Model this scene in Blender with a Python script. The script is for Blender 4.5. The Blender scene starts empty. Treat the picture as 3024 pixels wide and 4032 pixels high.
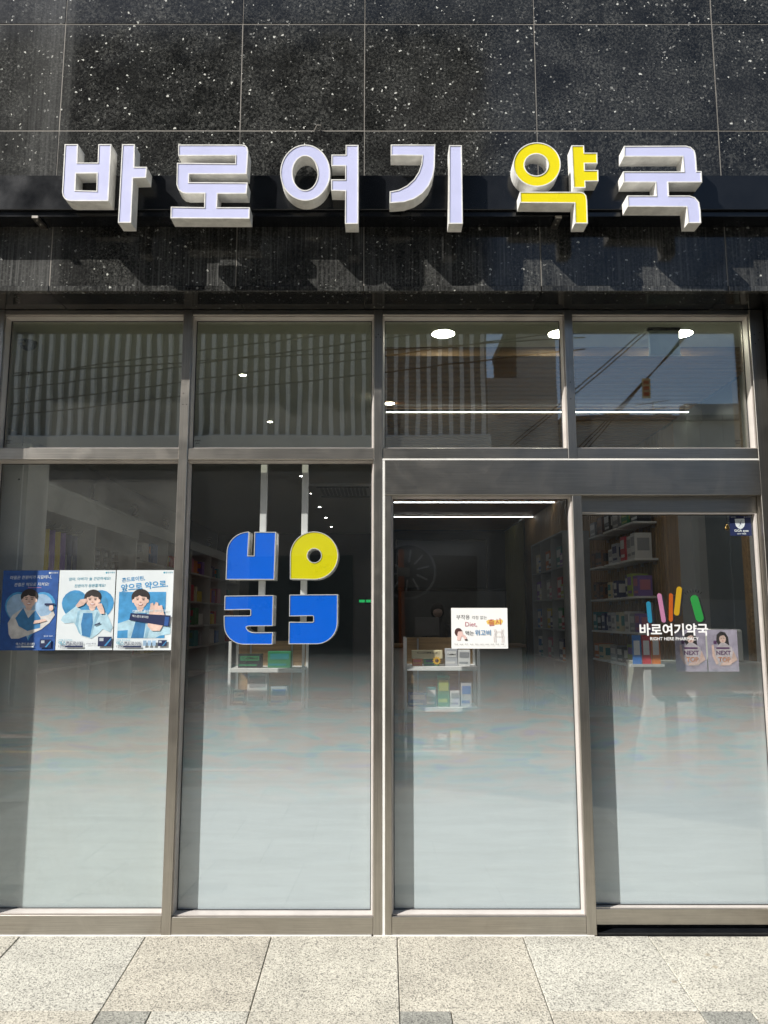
import bpy, bmesh, math, random
from mathutils import Vector, Matrix
from mathutils.geometry import tessellate_polygon
random.seed(7)
S = bpy.context.scene
COL = S.collection
R = math.radians

# ---------------------------------------------------------------- camera
cam_data = bpy.data.cameras.new('camera')
cam = bpy.data.objects.new('camera', cam_data); COL.objects.link(cam)
cam.location = (0, -3.9, 1.5)
cam.rotation_euler = (R(90 + 7.8), 0, 0)
cam_data.sensor_fit = 'VERTICAL'; cam_data.sensor_height = 36.0
cam_data.lens = 3028.0 / 4032.0 * 36.0
cam_data.clip_start = 0.05; cam_data.clip_end = 600
S.camera = cam

# ---------------------------------------------------------------- sky and sun
SUN_DIR = Vector((1.60, 1.0, -1.67)).normalized()      # the way the light travels
world = bpy.data.worlds.new('World'); S.world = world; world.use_nodes = True
nt = world.node_tree; nt.nodes.clear()
sky = nt.nodes.new('ShaderNodeTexSky'); sky.sky_type = 'NISHITA'; sky.sun_disc = False
sky.sun_elevation = math.asin(-SUN_DIR.z)
sky.sun_rotation = math.atan2(-SUN_DIR.x, -SUN_DIR.y)
sky.air_density = 1.0; sky.dust_density = 1.2; sky.ozone_density = 1.0
bg = nt.nodes.new('ShaderNodeBackground'); bg.inputs[1].default_value = 0.075
wo = nt.nodes.new('ShaderNodeOutputWorld')
nt.links.new(sky.outputs[0], bg.inputs[0]); nt.links.new(bg.outputs[0], wo.inputs[0])
sd = bpy.data.lights.new('sun', 'SUN'); sd.energy = 5.0; sd.angle = R(0.5); sd.color = (1.0, 0.965, 0.91)
sun = bpy.data.objects.new('sun', sd); COL.objects.link(sun)
sun.location = (-16, -10, 17); sun.rotation_euler = SUN_DIR.to_track_quat('-Z', 'Y').to_euler()

S.view_settings.view_transform = 'Standard'; S.view_settings.look = 'None'
S.view_settings.exposure = 0.60; S.view_settings.gamma = 1.0
S.view_settings.use_curve_mapping = False
S.render.engine = 'CYCLES'
S.cycles.use_denoising = True
S.cycles.max_bounces = 7; S.cycles.transparent_max_bounces = 16
S.cycles.diffuse_bounces = 3; S.cycles.glossy_bounces = 3
S.cycles.adaptive_threshold = 0.02
S.cycles.caustics_reflective = False; S.cycles.caustics_refractive = False
S.cycles.sample_clamp_indirect = 4.0

# ---------------------------------------------------------------- helpers
THINGS = []
def link(o, parent=None):
    COL.objects.link(o)
    if parent is not None: o.parent = parent
    return o
def tag(o, label, cat, group=None, kind=None):
    if label: o['label'] = label
    if cat: o['category'] = cat
    if group: o['group'] = group
    if kind: o['kind'] = kind
    return o
def thing(name, label, cat, group=None, base=(0, 0, 0)):
    o = bpy.data.objects.new(name, None); o.empty_display_size = 0.1
    COL.objects.link(o); tag(o, label, cat, group); THINGS.append((o, Vector(base)))
    return o
def settle():
    # parts are modelled in place; put each thing's Empty at its base and keep the parts where they are
    for o, b in THINGS:
        for ch in o.children: ch.location = ch.location - b
        o.location = o.location + b
def mobj(name, verts, faces, m, parent=None, smooth=False, label=None):
    me = bpy.data.meshes.new(name); me.from_pydata([tuple(v) for v in verts], [], faces); me.update()
    if m: me.materials.append(m)
    if smooth:
        for p in me.polygons: p.use_smooth = True
    o = link(bpy.data.objects.new(name, me), parent)
    if label: o['label'] = label
    return o
def bm_obj(name, bm, m, parent=None, smooth=False, label=None):
    bmesh.ops.recalc_face_normals(bm, faces=bm.faces)
    me = bpy.data.meshes.new(name); bm.to_mesh(me); bm.free()
    if m: me.materials.append(m)
    if smooth:
        for p in me.polygons: p.use_smooth = True
    o = link(bpy.data.objects.new(name, me), parent)
    if label: o['label'] = label
    return o
def bm_box(bm, x0, x1, y0, y1, z0, z1):
    r = bmesh.ops.create_cube(bm, size=1)
    bmesh.ops.scale(bm, vec=(x1 - x0, y1 - y0, z1 - z0), verts=r['verts'])
    bmesh.ops.translate(bm, vec=((x0 + x1) / 2, (y0 + y1) / 2, (z0 + z1) / 2), verts=r['verts'])
    return r['verts']
def box(name, x0, x1, y0, y1, z0, z1, m, parent=None, bevel=0.0, label=None, seg=1):
    bm = bmesh.new(); bm_box(bm, x0, x1, y0, y1, z0, z1)
    if bevel > 0: bmesh.ops.bevel(bm, geom=list(bm.edges), offset=bevel, segments=seg, affect='EDGES')
    return bm_obj(name, bm, m, parent, label=label)
def bm_tube(bm, a, b, r0, r1=None, n=10, caps=True):
    a = Vector(a); b = Vector(b); r1 = r0 if r1 is None else r1
    d = b - a; q = d.to_track_quat('Z', 'Y')
    ra = []; rb = []
    for i in range(n):
        t = 2 * math.pi * i / n; v = Vector((math.cos(t), math.sin(t), 0))
        ra.append(bm.verts.new(a + q @ (v * r0))); rb.append(bm.verts.new(b + q @ (v * r1)))
    for i in range(n):
        j = (i + 1) % n; bm.faces.new((ra[i], ra[j], rb[j], rb[i]))
    if caps: bm.faces.new(ra[::-1]); bm.faces.new(rb)
def tube(name, a, b, r, m, parent=None, n=10, r1=None, label=None):
    bm = bmesh.new(); bm_tube(bm, a, b, r, r1, n); return bm_obj(name, bm, m, parent, smooth=False, label=label)
def lathe(name, prof, c, m, parent=None, n=28, axis='Z', smooth=True):
    # prof: (radius, height) pairs about an axis through c
    vs = []; fs = []
    for k, (r, h) in enumerate(prof):
        for i in range(n):
            t = 2 * math.pi * i / n; a, b = r * math.cos(t), r * math.sin(t)
            vs.append((c[0] + a, c[1] + b, c[2] + h) if axis == 'Z' else (c[0] + a, c[1] + h, c[2] + b))
    for k in range(len(prof) - 1):
        for i in range(n):
            j = (i + 1) % n; fs.append((k * n + i, k * n + j, (k + 1) * n + j, (k + 1) * n + i))
    o = mobj(name, vs, fs, m, parent, smooth)
    bm = bmesh.new(); bm.from_mesh(o.data); bmesh.ops.recalc_face_normals(bm, faces=bm.faces); bm.to_mesh(o.data); bm.free()
    return o
def flat(name, loop, y0, y1, m, parent=None, label=None):
    # a plate with the outline `loop` (x, z) between y0 and y1
    n = len(loop)
    tris = tessellate_polygon([[Vector((x, z, 0)) for x, z in loop]])
    vs = [(x, y0, z) for x, z in loop] + [(x, y1, z) for x, z in loop]
    fs = [tuple(t) for t in tris] + [tuple(i + n for i in t)[::-1] for t in tris]
    fs += [(i, (i + 1) % n, n + (i + 1) % n, n + i) for i in range(n)]
    o = mobj(name, vs, fs, m, parent, label=label)
    bm = bmesh.new(); bm.from_mesh(o.data); bmesh.ops.recalc_face_normals(bm, faces=bm.faces); bm.to_mesh(o.data); bm.free()
    return o
def area(l): return 0.5 * sum(l[i][0] * l[(i + 1) % len(l)][1] - l[(i + 1) % len(l)][0] * l[i][1] for i in range(len(l)))
def inset(l, d):
    # miter inset of a loop towards its left side
    n = len(l); out = []
    for i in range(n):
        p0 = Vector(l[i - 1]); p1 = Vector(l[i]); p2 = Vector(l[(i + 1) % n])
        e1 = (p1 - p0).normalized(); e2 = (p2 - p1).normalized()
        n1 = Vector((-e1.y, e1.x)); n2 = Vector((-e2.y, e2.x))
        b = n1 + n2; k = b.length_squared
        if k < 1e-6: out.append(p1 + n1 * d)
        else: out.append(p1 + b * (2 * d / k) if 2 / k < 6 else p1 + b.normalized() * d)
    return [tuple(v) for v in out]
def channel(comps, y_back, y_front, rim, recess):
    # comps: list of [outer, hole, ...]; gives (can verts, faces), (face verts, faces)
    cv = []; cf = []; fv = []; ff = []
    for loops in comps:
        ins = []
        backs = []
        for k, l in enumerate(loops):
            l = list(l)
            if (area(l) > 0) != (k == 0): l = l[::-1]
            i = inset(l, rim); n = len(l); b = len(cv)
            cv += [(x, y_back, z) for x, z in l] + [(x, y_front, z) for x, z in l]
            cv += [(x, y_front, z) for x, z in i] + [(x, y_front + recess + 0.002, z) for x, z in i]
            for r in range(3):
                for q in range(n):
                    w = (q + 1) % n
                    cf.append((b + r * n + q, b + r * n + w, b + (r + 1) * n + w, b + (r + 1) * n + q))
            ins.append(i); backs.append([b + q for q in range(n)])
        flatidx = [a for s in ins for a in s]
        tris = tessellate_polygon([[Vector((x, z, 0)) for x, z in s] for s in ins])
        b = len(fv); fv += [(x, y_front + recess, z) for x, z in flatidx]
        ff += [tuple(b + i for i in t) for t in tris]
        bi = [a for s in backs for a in s]
        cf += [tuple(bi[i] for i in t) for t in tris]
    return (cv, cf), (fv, ff)
def text(name, body, x, z, y, size, m, parent, bold=0.0, fit=None, align='CENTER', rot=0.0, thick=0.0004, shear=0.0, label=None):
    c = bpy.data.curves.new('lettering_curve', 'FONT'); c.body = body; c.size = size
    c.align_x = align; c.offset = bold * size; c.extrude = 0; c.resolution_u = 3; c.shear = shear
    t = bpy.data.objects.new('lettering_curve', c); COL.objects.link(t)
    me = bpy.data.meshes.new_from_object(t); bpy.data.objects.remove(t); bpy.data.curves.remove(c)
    xs = [v.co.x for v in me.vertices] or [0, 1]
    k = 1.0 if fit is None else fit / max(1e-6, max(xs) - min(xs))
    ca, sa = math.cos(rot), math.sin(rot)
    for v in me.vertices:
        a, b = v.co.x * k, v.co.y * min(k, 1.25) if fit else v.co.y
        v.co = Vector((x + a * ca - b * sa, y, z + a * sa + b * ca))
    me.name = name; me.materials.clear(); me.materials.append(m)
    o = link(bpy.data.objects.new(name, me), parent)
    if label: o['label'] = label
    return o
def copy_tree(o, parent=None):
    c = o.copy(); COL.objects.link(c); c.parent = parent
    for ch in o.children: copy_tree(ch, c)
    return c

# ---------------------------------------------------------------- materials
def new_mat(name):
    m = bpy.data.materials.new(name); m.use_nodes = True
    t = m.node_tree; return m, t, t.nodes['Principled BSDF'], t.nodes['Material Output']
def N(t, kind, **kw):
    n = t.nodes.new(kind)
    for k, v in kw.items():
        if k.startswith('i_'): n.inputs[int(k[2:]) if k[2:].isdigit() else k[2:].replace('_', ' ')].default_value = v
        else: setattr(n, k, v)
    return n
def coords(t, scale=(1, 1, 1), rnd=True):
    tc = N(t, 'ShaderNodeTexCoord'); mp = N(t, 'ShaderNodeMapping'); mp.inputs['Scale'].default_value = scale
    t.links.new(tc.outputs['Object'], mp.inputs[0])
    if rnd:
        oi = N(t, 'ShaderNodeObjectInfo'); ml = N(t, 'ShaderNodeMath', operation='MULTIPLY'); ml.inputs[1].default_value = 37.0
        t.links.new(oi.outputs['Random'], ml.inputs[0]); t.links.new(ml.outputs[0], mp.inputs['Location'])
    return mp.outputs[0]
def ramp(t, src, stops):
    r = N(t, 'ShaderNodeValToRGB'); e = r.color_ramp.elements
    while len(e) < len(stops): e.new(0.5)
    for k, (p, c) in enumerate(stops):
        e[k].position = p; e[k].color = (c, c, c, 1) if not hasattr(c, '__len__') else (*c, 1)
    t.links.new(src, r.inputs[0]); return r.outputs[0]
def mixc(t, fac, a, b, blend='MIX'):
    m = N(t, 'ShaderNodeMix', data_type='RGBA', blend_type=blend)
    for s, v in ((m.inputs[0], fac), (m.inputs[6], a), (m.inputs[7], b)):
        if isinstance(v, (int, float)): s.default_value = v
        elif hasattr(v, '__len__'): s.default_value = (*v, 1)
        else: t.links.new(v, s)
    return m.outputs[2]
def noise(t, vec, scale, detail=4, rough=0.55, dist=0.0):
    n = N(t, 'ShaderNodeTexNoise'); n.inputs['Scale'].default_value = scale; n.inputs['Detail'].default_value = detail
    n.inputs['Roughness'].default_value = rough; n.inputs['Distortion'].default_value = dist
    t.links.new(vec, n.inputs['Vector']); return n.outputs[0]
def bump(t, b, src, strength, dist=0.002):
    n = N(t, 'ShaderNodeBump'); n.inputs['Strength'].default_value = strength; n.inputs['Distance'].default_value = dist
    t.links.new(src, n.inputs['Height']); t.links.new(n.outputs[0], b.inputs['Normal'])
MC = {}
def paint(name, col, rough=0.5, var=0.12, spec=0.5, metal=0.0, scale=9.0, bmp=0.05):
    # painted / printed / moulded surface with a little tonal wear
    if name in MC: return MC[name]
    m, t, b, o = new_mat(name); v = coords(t)
    n = noise(t, v, scale, 5, 0.6)
    dark = tuple(c * (1 - var) for c in col); lite = tuple(min(1, c * (1 + var * 0.6)) for c in col)
    t.links.new(ramp(t, n, [(0.3, dark), (0.7, lite)]), b.inputs['Base Color'])
    b.inputs['Metallic'].default_value = metal; b.inputs['Specular IOR Level'].default_value = spec
    t.links.new(ramp(t, n, [(0.25, max(0.04, rough - 0.08)), (0.75, min(1, rough + 0.08))]), b.inputs['Roughness'])
    if bmp: bump(t, b, noise(t, v, scale * 12, 3), bmp, 0.001)
    MC[name] = m; return m
def glow(name, col, strength):
    m, t, b, o = new_mat(name)
    b.inputs['Base Color'].default_value = (*col, 1); b.inputs['Emission Color'].default_value = (*col, 1)
    b.inputs['Emission Strength'].default_value = strength; return m

def granite_black(name, streak, gain=1.0):
    m, t, b, o = new_mat(name); v = coords(t)
    # distort for ragged grains
    nz = N(t, 'ShaderNodeTexNoise'); nz.inputs['Scale'].default_value = 70; t.links.new(v, nz.inputs['Vector'])
    dm = N(t, 'ShaderNodeVectorMath', operation='SCALE'); dm.inputs['Scale'].default_value = 0.024
    t.links.new(nz.outputs['Color'], dm.inputs[0])
    va = N(t, 'ShaderNodeVectorMath', operation='ADD'); t.links.new(v, va.inputs[0]); t.links.new(dm.outputs[0], va.inputs[1])
    vv = va.outputs[0]
    base = ramp(t, noise(t, vv, 85, 5, 0.75), [(0.40, (0.006, 0.0062, 0.006)), (0.50, (0.030, 0.031, 0.029)), (0.58, (0.085, 0.085, 0.078)), (0.72, (0.21, 0.21, 0.19))])
    cloud = ramp(t, noise(t, v, 5.0, 5, 0.6), [(0.36, 0.30), (0.62, 1.0)])
    base = mixc(t, 1.0, base, cloud, 'MULTIPLY')
    def specks(scale, pick, r0, r1, clump=None):
        vo = N(t, 'ShaderNodeTexVoronoi'); vo.inputs['Scale'].default_value = scale; t.links.new(vv, vo.inputs['Vector'])
        sp = N(t, 'ShaderNodeSeparateColor'); t.links.new(vo.outputs['Color'], sp.inputs[0])
        rad = N(t, 'ShaderNodeMapRange'); t.links.new(sp.outputs[1], rad.inputs[0])
        rad.inputs[3].default_value = r0; rad.inputs[4].default_value = r1
        lt = N(t, 'ShaderNodeMath', operation='LESS_THAN'); t.links.new(vo.outputs['Distance'], lt.inputs[0]); t.links.new(rad.outputs[0], lt.inputs[1])
        pk = N(t, 'ShaderNodeMath', operation='LESS_THAN'); t.links.new(sp.outputs[0], pk.inputs[0]); pk.inputs[1].default_value = pick
        if clump is not None: t.links.new(ramp(t, clump, [(0.36, pick * 0.1), (0.64, pick * 2.4)]), pk.inputs[1])
        mu = N(t, 'ShaderNodeMath', operation='MULTIPLY'); t.links.new(lt.outputs[0], mu.inputs[0]); t.links.new(pk.outputs[0], mu.inputs[1])
        return mu.outputs[0]
    cl = noise(t, v, 4.5, 3, 0.6)
    base = mixc(t, specks(60, 0.09, 0.10, 0.36, cl), base, (0.30, 0.30, 0.28))
    base = mixc(t, specks(42, 0.085, 0.05, 0.27, cl), base, (0.80, 0.80, 0.73))
    dust = ramp(t, noise(t, v, 2.2, 4, 0.6), [(0.34, 0.0), (0.78, 0.18)])
    base = mixc(t, dust, base, (0.11, 0.11, 0.105))
    if streak:
        tc = N(t, 'ShaderNodeTexCoord'); mp = N(t, 'ShaderNodeMapping'); mp.inputs['Scale'].default_value = (95, 95, 1.6)
        t.links.new(tc.outputs['Object'], mp.inputs[0])
        s1 = ramp(t, noise(t, mp.outputs[0], 1.0, 3, 0.7), [(0.46, 0.06), (0.70, 0.55)])
        s2 = ramp(t, noise(t, v, 2.6, 3), [(0.38, 0.15), (0.6, 1.0)])
        st = N(t, 'ShaderNodeMath', operation='MULTIPLY'); t.links.new(s1, st.inputs[0]); t.links.new(s2, st.inputs[1])
        base = mixc(t, st.outputs[0], base, (0.26, 0.26, 0.25))
    # lime runs below the left end of the wall
    tc = N(t, 'ShaderNodeTexCoord'); mp = N(t, 'ShaderNodeMapping'); mp.inputs['Scale'].default_value = (60, 60, 0.9); t.links.new(tc.outputs['Object'], mp.inputs[0])
    sx = N(t, 'ShaderNodeSeparateXYZ'); t.links.new(tc.outputs['Object'], sx.inputs[0])
    mr = N(t, 'ShaderNodeMapRange'); t.links.new(sx.outputs[0], mr.inputs[0]); mr.inputs[1].default_value = -2.3; mr.inputs[2].default_value = -1.5
    wx = ramp(t, mr.outputs[0], [(0.0, 0.5), (0.45, 0.35), (0.70, 1.0), (0.80, 0.75), (0.86, 0.12), (1.0, 0.0)])
    run = ramp(t, noise(t, mp.outputs[0], 1.0, 3, 0.7), [(0.36, 0.12), (0.70, 0.32)])
    rn = N(t, 'ShaderNodeMath', operation='MULTIPLY'); t.links.new(run, rn.inputs[0]); t.links.new(wx, rn.inputs[1])
    base = mixc(t, rn.outputs[0], base, (0.30, 0.30, 0.29))
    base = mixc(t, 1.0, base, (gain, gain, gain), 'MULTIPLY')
    t.links.new(base, b.inputs['Base Color'])
    t.links.new(ramp(t, noise(t, v, 6, 5, 0.7), [(0.3, 0.05), (0.75, 0.17)]), b.inputs['Roughness'])
    b.inputs['Specular IOR Level'].default_value = 0.5
    bump(t, b, noise(t, v, 3.0, 3), 0.04, 0.004)
    return m
def steel(name, axis, col=(0.47, 0.44, 0.395), rough=0.31):
    # brushed stainless steel, hairline along `axis`
    m, t, b, o = new_mat(name)
    sc = [420, 420, 420]; sc['XYZ'.index(axis)] = 4
    v = coords(t, tuple(sc)); v2 = coords(t)
    h = noise(t, v, 1.0, 3, 0.7)
    smear = noise(t, v2, 5.5, 6, 0.65, 1.2)
    c = mixc(t, ramp(t, h, [(0.3, 0.0), (0.7, 1.0)]), tuple(x * 0.78 for x in col), tuple(min(1, x * 1.12) for x in col))
    c = mixc(t, ramp(t, smear, [(0.42, 0.0), (0.80, 0.28)]), c, (0.27, 0.235, 0.195))
    t.links.new(c, b.inputs['Base Color']); b.inputs['Metallic'].default_value = 1.0
    t.links.new(ramp(t, smear, [(0.3, rough - 0.02), (0.7, rough + 0.09)]), b.inputs['Roughness'])
    bump(t, b, h, 0.42, 0.0008)
    return m
def glass_mat(name, tint, f0, dust):
    m, t, b, o = new_mat(name); t.nodes.remove(b)
    lw = N(t, 'ShaderNodeLayerWeight'); lw.inputs[0].default_value = 0.5
    pw = N(t, 'ShaderNodeMath', operation='POWER'); t.links.new(lw.outputs['Facing'], pw.inputs[0]); pw.inputs[1].default_value = 5
    mr = N(t, 'ShaderNodeMapRange'); t.links.new(pw.outputs[0], mr.inputs[0]); mr.inputs[3].default_value = f0; mr.inputs[4].default_value = 1.0
    tr = N(t, 'ShaderNodeBsdfTransparent'); tr.inputs[0].default_value = (*tint, 1)
    gl = N(t, 'ShaderNodeBsdfGlossy'); gl.inputs['Roughness'].default_value = 0.012
    v = coords(t); bn = N(t, 'ShaderNodeBump'); bn.inputs['Strength'].default_value = 0.035; bn.inputs['Distance'].default_value = 0.02
    t.links.new(noise(t, v, 1.6, 2), bn.inputs['Height']); t.links.new(bn.outputs[0], gl.inputs['Normal'])
    mx = N(t, 'ShaderNodeMixShader'); t.links.new(mr.outputs[0], mx.inputs[0]); t.links.new(tr.outputs[0], mx.inputs[1]); t.links.new(gl.outputs[0], mx.inputs[2])
    df = N(t, 'ShaderNodeBsdfDiffuse'); df.inputs[0].default_value = (0.62, 0.62, 0.58, 1)
    d1 = ramp(t, noise(t, v, 2.2, 6, 0.7, 0.6), [(0.32, 0.15), (0.72, 1.0)]); d2 = ramp(t, noise(t, v, 160, 2, 0.6), [(0.35, 0.5), (0.7, 1.0)])
    dd = N(t, 'ShaderNodeMath', operation='MULTIPLY'); t.links.new(d1, dd.inputs[0]); t.links.new(d2, dd.inputs[1])
    dk = N(t, 'ShaderNodeMath', operation='MULTIPLY'); t.links.new(dd.outputs[0], dk.inputs[0]); dk.inputs[1].default_value = dust
    mx2 = N(t, 'ShaderNodeMixShader'); t.links.new(dk.outputs[0], mx2.inputs[0]); t.links.new(mx.outputs[0], mx2.inputs[1]); t.links.new(df.outputs[0], mx2.inputs[2])
    t.links.new(mx2.outputs[0], o.inputs[0]); return m
def film_mat():
    # dotted privacy film: dots grow from nothing at the top edge to a closed coat lower down
    m, t, b, o = new_mat('dotted_privacy_film'); t.nodes.remove(b)
    ge = N(t, 'ShaderNodeNewGeometry'); sx = N(t, 'ShaderNodeSeparateXYZ'); t.links.new(ge.outputs['Position'], sx.inputs[0])
    mr = N(t, 'ShaderNodeMapRange'); t.links.new(sx.outputs[2], mr.inputs[0])
    mr.inputs[1].default_value = 0.0; mr.inputs[2].default_value = 1.40
    cov = ramp(t, mr.outputs[0], [(0.0, 0.985), (0.30, 0.965), (0.47, 0.87), (0.565, 0.73), (0.65, 0.53), (0.757, 0.28), (0.849, 0.115), (0.945, 0.003)])
    v = coords(t, rnd=False)
    sc = N(t, 'ShaderNodeMapping'); sc.inputs['Scale'].default_value = (0.7, 0.7, 9); sc.inputs['Rotation'].default_value = (0, 0.05, 0)
    t.links.new(v, sc.inputs[0])
    wv = ramp(t, noise(t, sc.outputs[0], 3.0, 4, 0.6, 0.4), [(0.3, 0.93), (0.7, 1.06)])
    cv = N(t, 'ShaderNodeMath', operation='MULTIPLY', use_clamp=True); t.links.new(cov, cv.inputs[0]); t.links.new(wv, cv.inputs[1])
    df = N(t, 'ShaderNodeBsdfDiffuse')
    # camera moire and street reflections painted as pastel streaks in the upper, graded part
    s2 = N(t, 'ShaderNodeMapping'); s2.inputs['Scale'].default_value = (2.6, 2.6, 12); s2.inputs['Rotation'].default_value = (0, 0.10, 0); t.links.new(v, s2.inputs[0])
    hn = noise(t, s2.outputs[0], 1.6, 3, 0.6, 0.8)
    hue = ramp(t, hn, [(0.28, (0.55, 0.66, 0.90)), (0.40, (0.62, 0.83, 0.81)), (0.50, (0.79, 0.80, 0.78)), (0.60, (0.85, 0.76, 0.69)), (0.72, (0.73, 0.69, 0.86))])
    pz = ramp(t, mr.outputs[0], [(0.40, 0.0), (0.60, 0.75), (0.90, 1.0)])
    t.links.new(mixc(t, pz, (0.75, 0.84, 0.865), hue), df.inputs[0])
    tl = N(t, 'ShaderNodeBsdfTranslucent'); tl.inputs[0].default_value = (0.7, 0.75, 0.75, 1)
    mx = N(t, 'ShaderNodeMixShader'); mx.inputs[0].default_value = 0.12; t.links.new(df.outputs[0], mx.inputs[1]); t.links.new(tl.outputs[0], mx.inputs[2])
    tr = N(t, 'ShaderNodeBsdfTransparent')
    m2 = N(t, 'ShaderNodeMixShader'); t.links.new(cv.outputs[0], m2.inputs[0]); t.links.new(tr.outputs[0], m2.inputs[1]); t.links.new(mx.outputs[0], m2.inputs[2])
    t.links.new(m2.outputs[0], o.inputs[0]); return m
def paving_mat(name, base, dark):
    m, t, b, o = new_mat(name); v = coords(t)
    g = noise(t, v, 190, 3, 0.8)
    vo = N(t, 'ShaderNodeTexVoronoi'); vo.inputs['Scale'].default_value = 190; t.links.new(v, vo.inputs['Vector'])
    sp = N(t, 'ShaderNodeSeparateColor'); t.links.new(vo.outputs['Color'], sp.inputs[0])
    c = mixc(t, ramp(t, g, [(0.36, 0.0), (0.62, 1.0)]), tuple(x * 0.50 for x in base), tuple(min(1, x * 1.22) for x in base))
    c = mixc(t, ramp(t, sp.outputs[0], [(0.74, 0.0), (0.80, 0.75)]), c, dark)
    c = mixc(t, ramp(t, sp.outputs[1], [(0.78, 0.0), (0.84, 0.6)]), c, tuple(min(1, x * 1.35) for x in base))
    oi = N(t, 'ShaderNodeObjectInfo')
    tone = ramp(t, oi.outputs['Random'], [(0.0, (0.90, 0.865, 0.81)), (0.5, (1.0, 0.985, 0.94)), (1.0, (0.97, 0.97, 0.95))])
    c = mixc(t, 1.0, c, tone, 'MULTIPLY')
    st = ramp(t, noise(t, v, 3.4, 5, 0.6), [(0.30, 0.80), (0.65, 1.06)])
    c = mixc(t, 1.0, c, st, 'MULTIPLY')
    sv = N(t, 'ShaderNodeTexVoronoi'); sv.inputs['Scale'].default_value = 9; t.links.new(v, sv.inputs['Vector'])
    ss = N(t, 'ShaderNodeSeparateColor'); t.links.new(sv.outputs['Color'], ss.inputs[0])
    s1 = ramp(t, sv.outputs['Distance'], [(0.06, 0.6), (0.16, 0.0)]); s2 = ramp(t, ss.outputs[0], [(0.86, 0.0), (0.90, 1.0)])
    sm = N(t, 'ShaderNodeMath', operation='MULTIPLY'); t.links.new(s1, sm.inputs[0]); t.links.new(s2, sm.inputs[1])
    c = mixc(t, sm.outputs[0], c, (0.24, 0.19, 0.12))
    t.links.new(c, b.inputs['Base Color']); b.inputs['Roughness'].default_value = 0.85
    bump(t, b, g, 0.35, 0.0015); return m
def wood(name, col, axis='X', scale=1.0, rough=0.5):
    m, t, b, o = new_mat(name)
    sc = [55 * scale] * 3; sc['XYZ'.index(axis)] = 2.2 * scale
    v = coords(t, tuple(sc)); g = noise(t, v, 1.0, 5, 0.65, 0.8)
    t.links.new(ramp(t, g, [(0.28, tuple(x * 0.55 for x in col)), (0.55, col), (0.8, tuple(min(1, x * 1.3) for x in col))]), b.inputs['Base Color'])
    b.inputs['Roughness'].default_value = rough; bump(t, b, g, 0.12, 0.001); return m

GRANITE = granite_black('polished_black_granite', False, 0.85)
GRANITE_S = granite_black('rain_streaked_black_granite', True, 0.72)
GRANITE_D = granite_black('darkened_black_granite', False, 0.35)  # same granite recipe, its whole colour multiplied darker
STEEL_V = steel('brushed_steel_upright', 'Z'); STEEL_H = steel('brushed_steel_rail', 'X')
BEAD = paint('aluminium_glazing_bead', (0.66, 0.61, 0.57), 0.42, 0.12, 0.5, 0.35, 6)
SEAL = paint('white_sealant', (0.80, 0.79, 0.75), 0.6, 0.12)
GASKET = paint('black_rubber_gasket', (0.02, 0.02, 0.02), 0.6)
GLASS_U = glass_mat('dusty_upper_glass', (0.90, 0.92, 0.84), 0.26, 0.060)
GLASS_L = glass_mat('lower_shop_glass', (0.955, 0.962, 0.965), 0.060, 0.010)
GLASS_H = glass_mat('hazy_left_glass', (0.94, 0.95, 0.945), 0.060, 0.095)
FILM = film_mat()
PAVE = paving_mat('light_granite_paving', (0.50, 0.485, 0.43), (0.12, 0.117, 0.108))
PAVE_D = paving_mat('dark_granite_paving', (0.29, 0.29, 0.265), (0.09, 0.09, 0.085))
GROUT = paint('sandy_joint_filler', (0.27, 0.235, 0.18), 0.95, 0.4, scale=25)
WHITE = paint('white_paint', (0.78, 0.78, 0.75), 0.55, 0.05)
OFFW = paint('off_white_ceiling', (0.85, 0.85, 0.77), 0.8, 0.04)
LETTER_SIDE = paint('white_letter_return', (0.80, 0.79, 0.75), 0.45, 0.20, scale=20)
ACR_LAV = paint('lavender_acrylic', (0.585, 0.605, 0.85), 0.32, 0.06, scale=5)
ACR_YEL = paint('yellow_acrylic', (0.82, 0.70, 0.004), 0.30, 0.05, scale=5)
ACR_BLU = paint('blue_acrylic', (0.0005, 0.17, 0.95), 0.30, 0.05, scale=5)
ACR_YEL2 = paint('lemon_acrylic', (0.97, 0.88, 0.004), 0.30, 0.05, scale=5)
DARKMETAL = paint('black_painted_steel', (0.009, 0.010, 0.012), 0.22, 0.35, scale=6)
PAPER = paint('white_paper', (0.82, 0.82, 0.80), 0.65, 0.03)
WOOD_C = wood('walnut_ceiling_slat', (0.46, 0.225, 0.07), 'X')
WOOD_L = wood('light_oak_slat', (0.40, 0.245, 0.105), 'Z')
WOOD_P = wood('oak_panel', (0.36, 0.23, 0.11), 'X')
BLACK = paint('black_print', (0.015, 0.015, 0.018), 0.5, 0.05)

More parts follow.
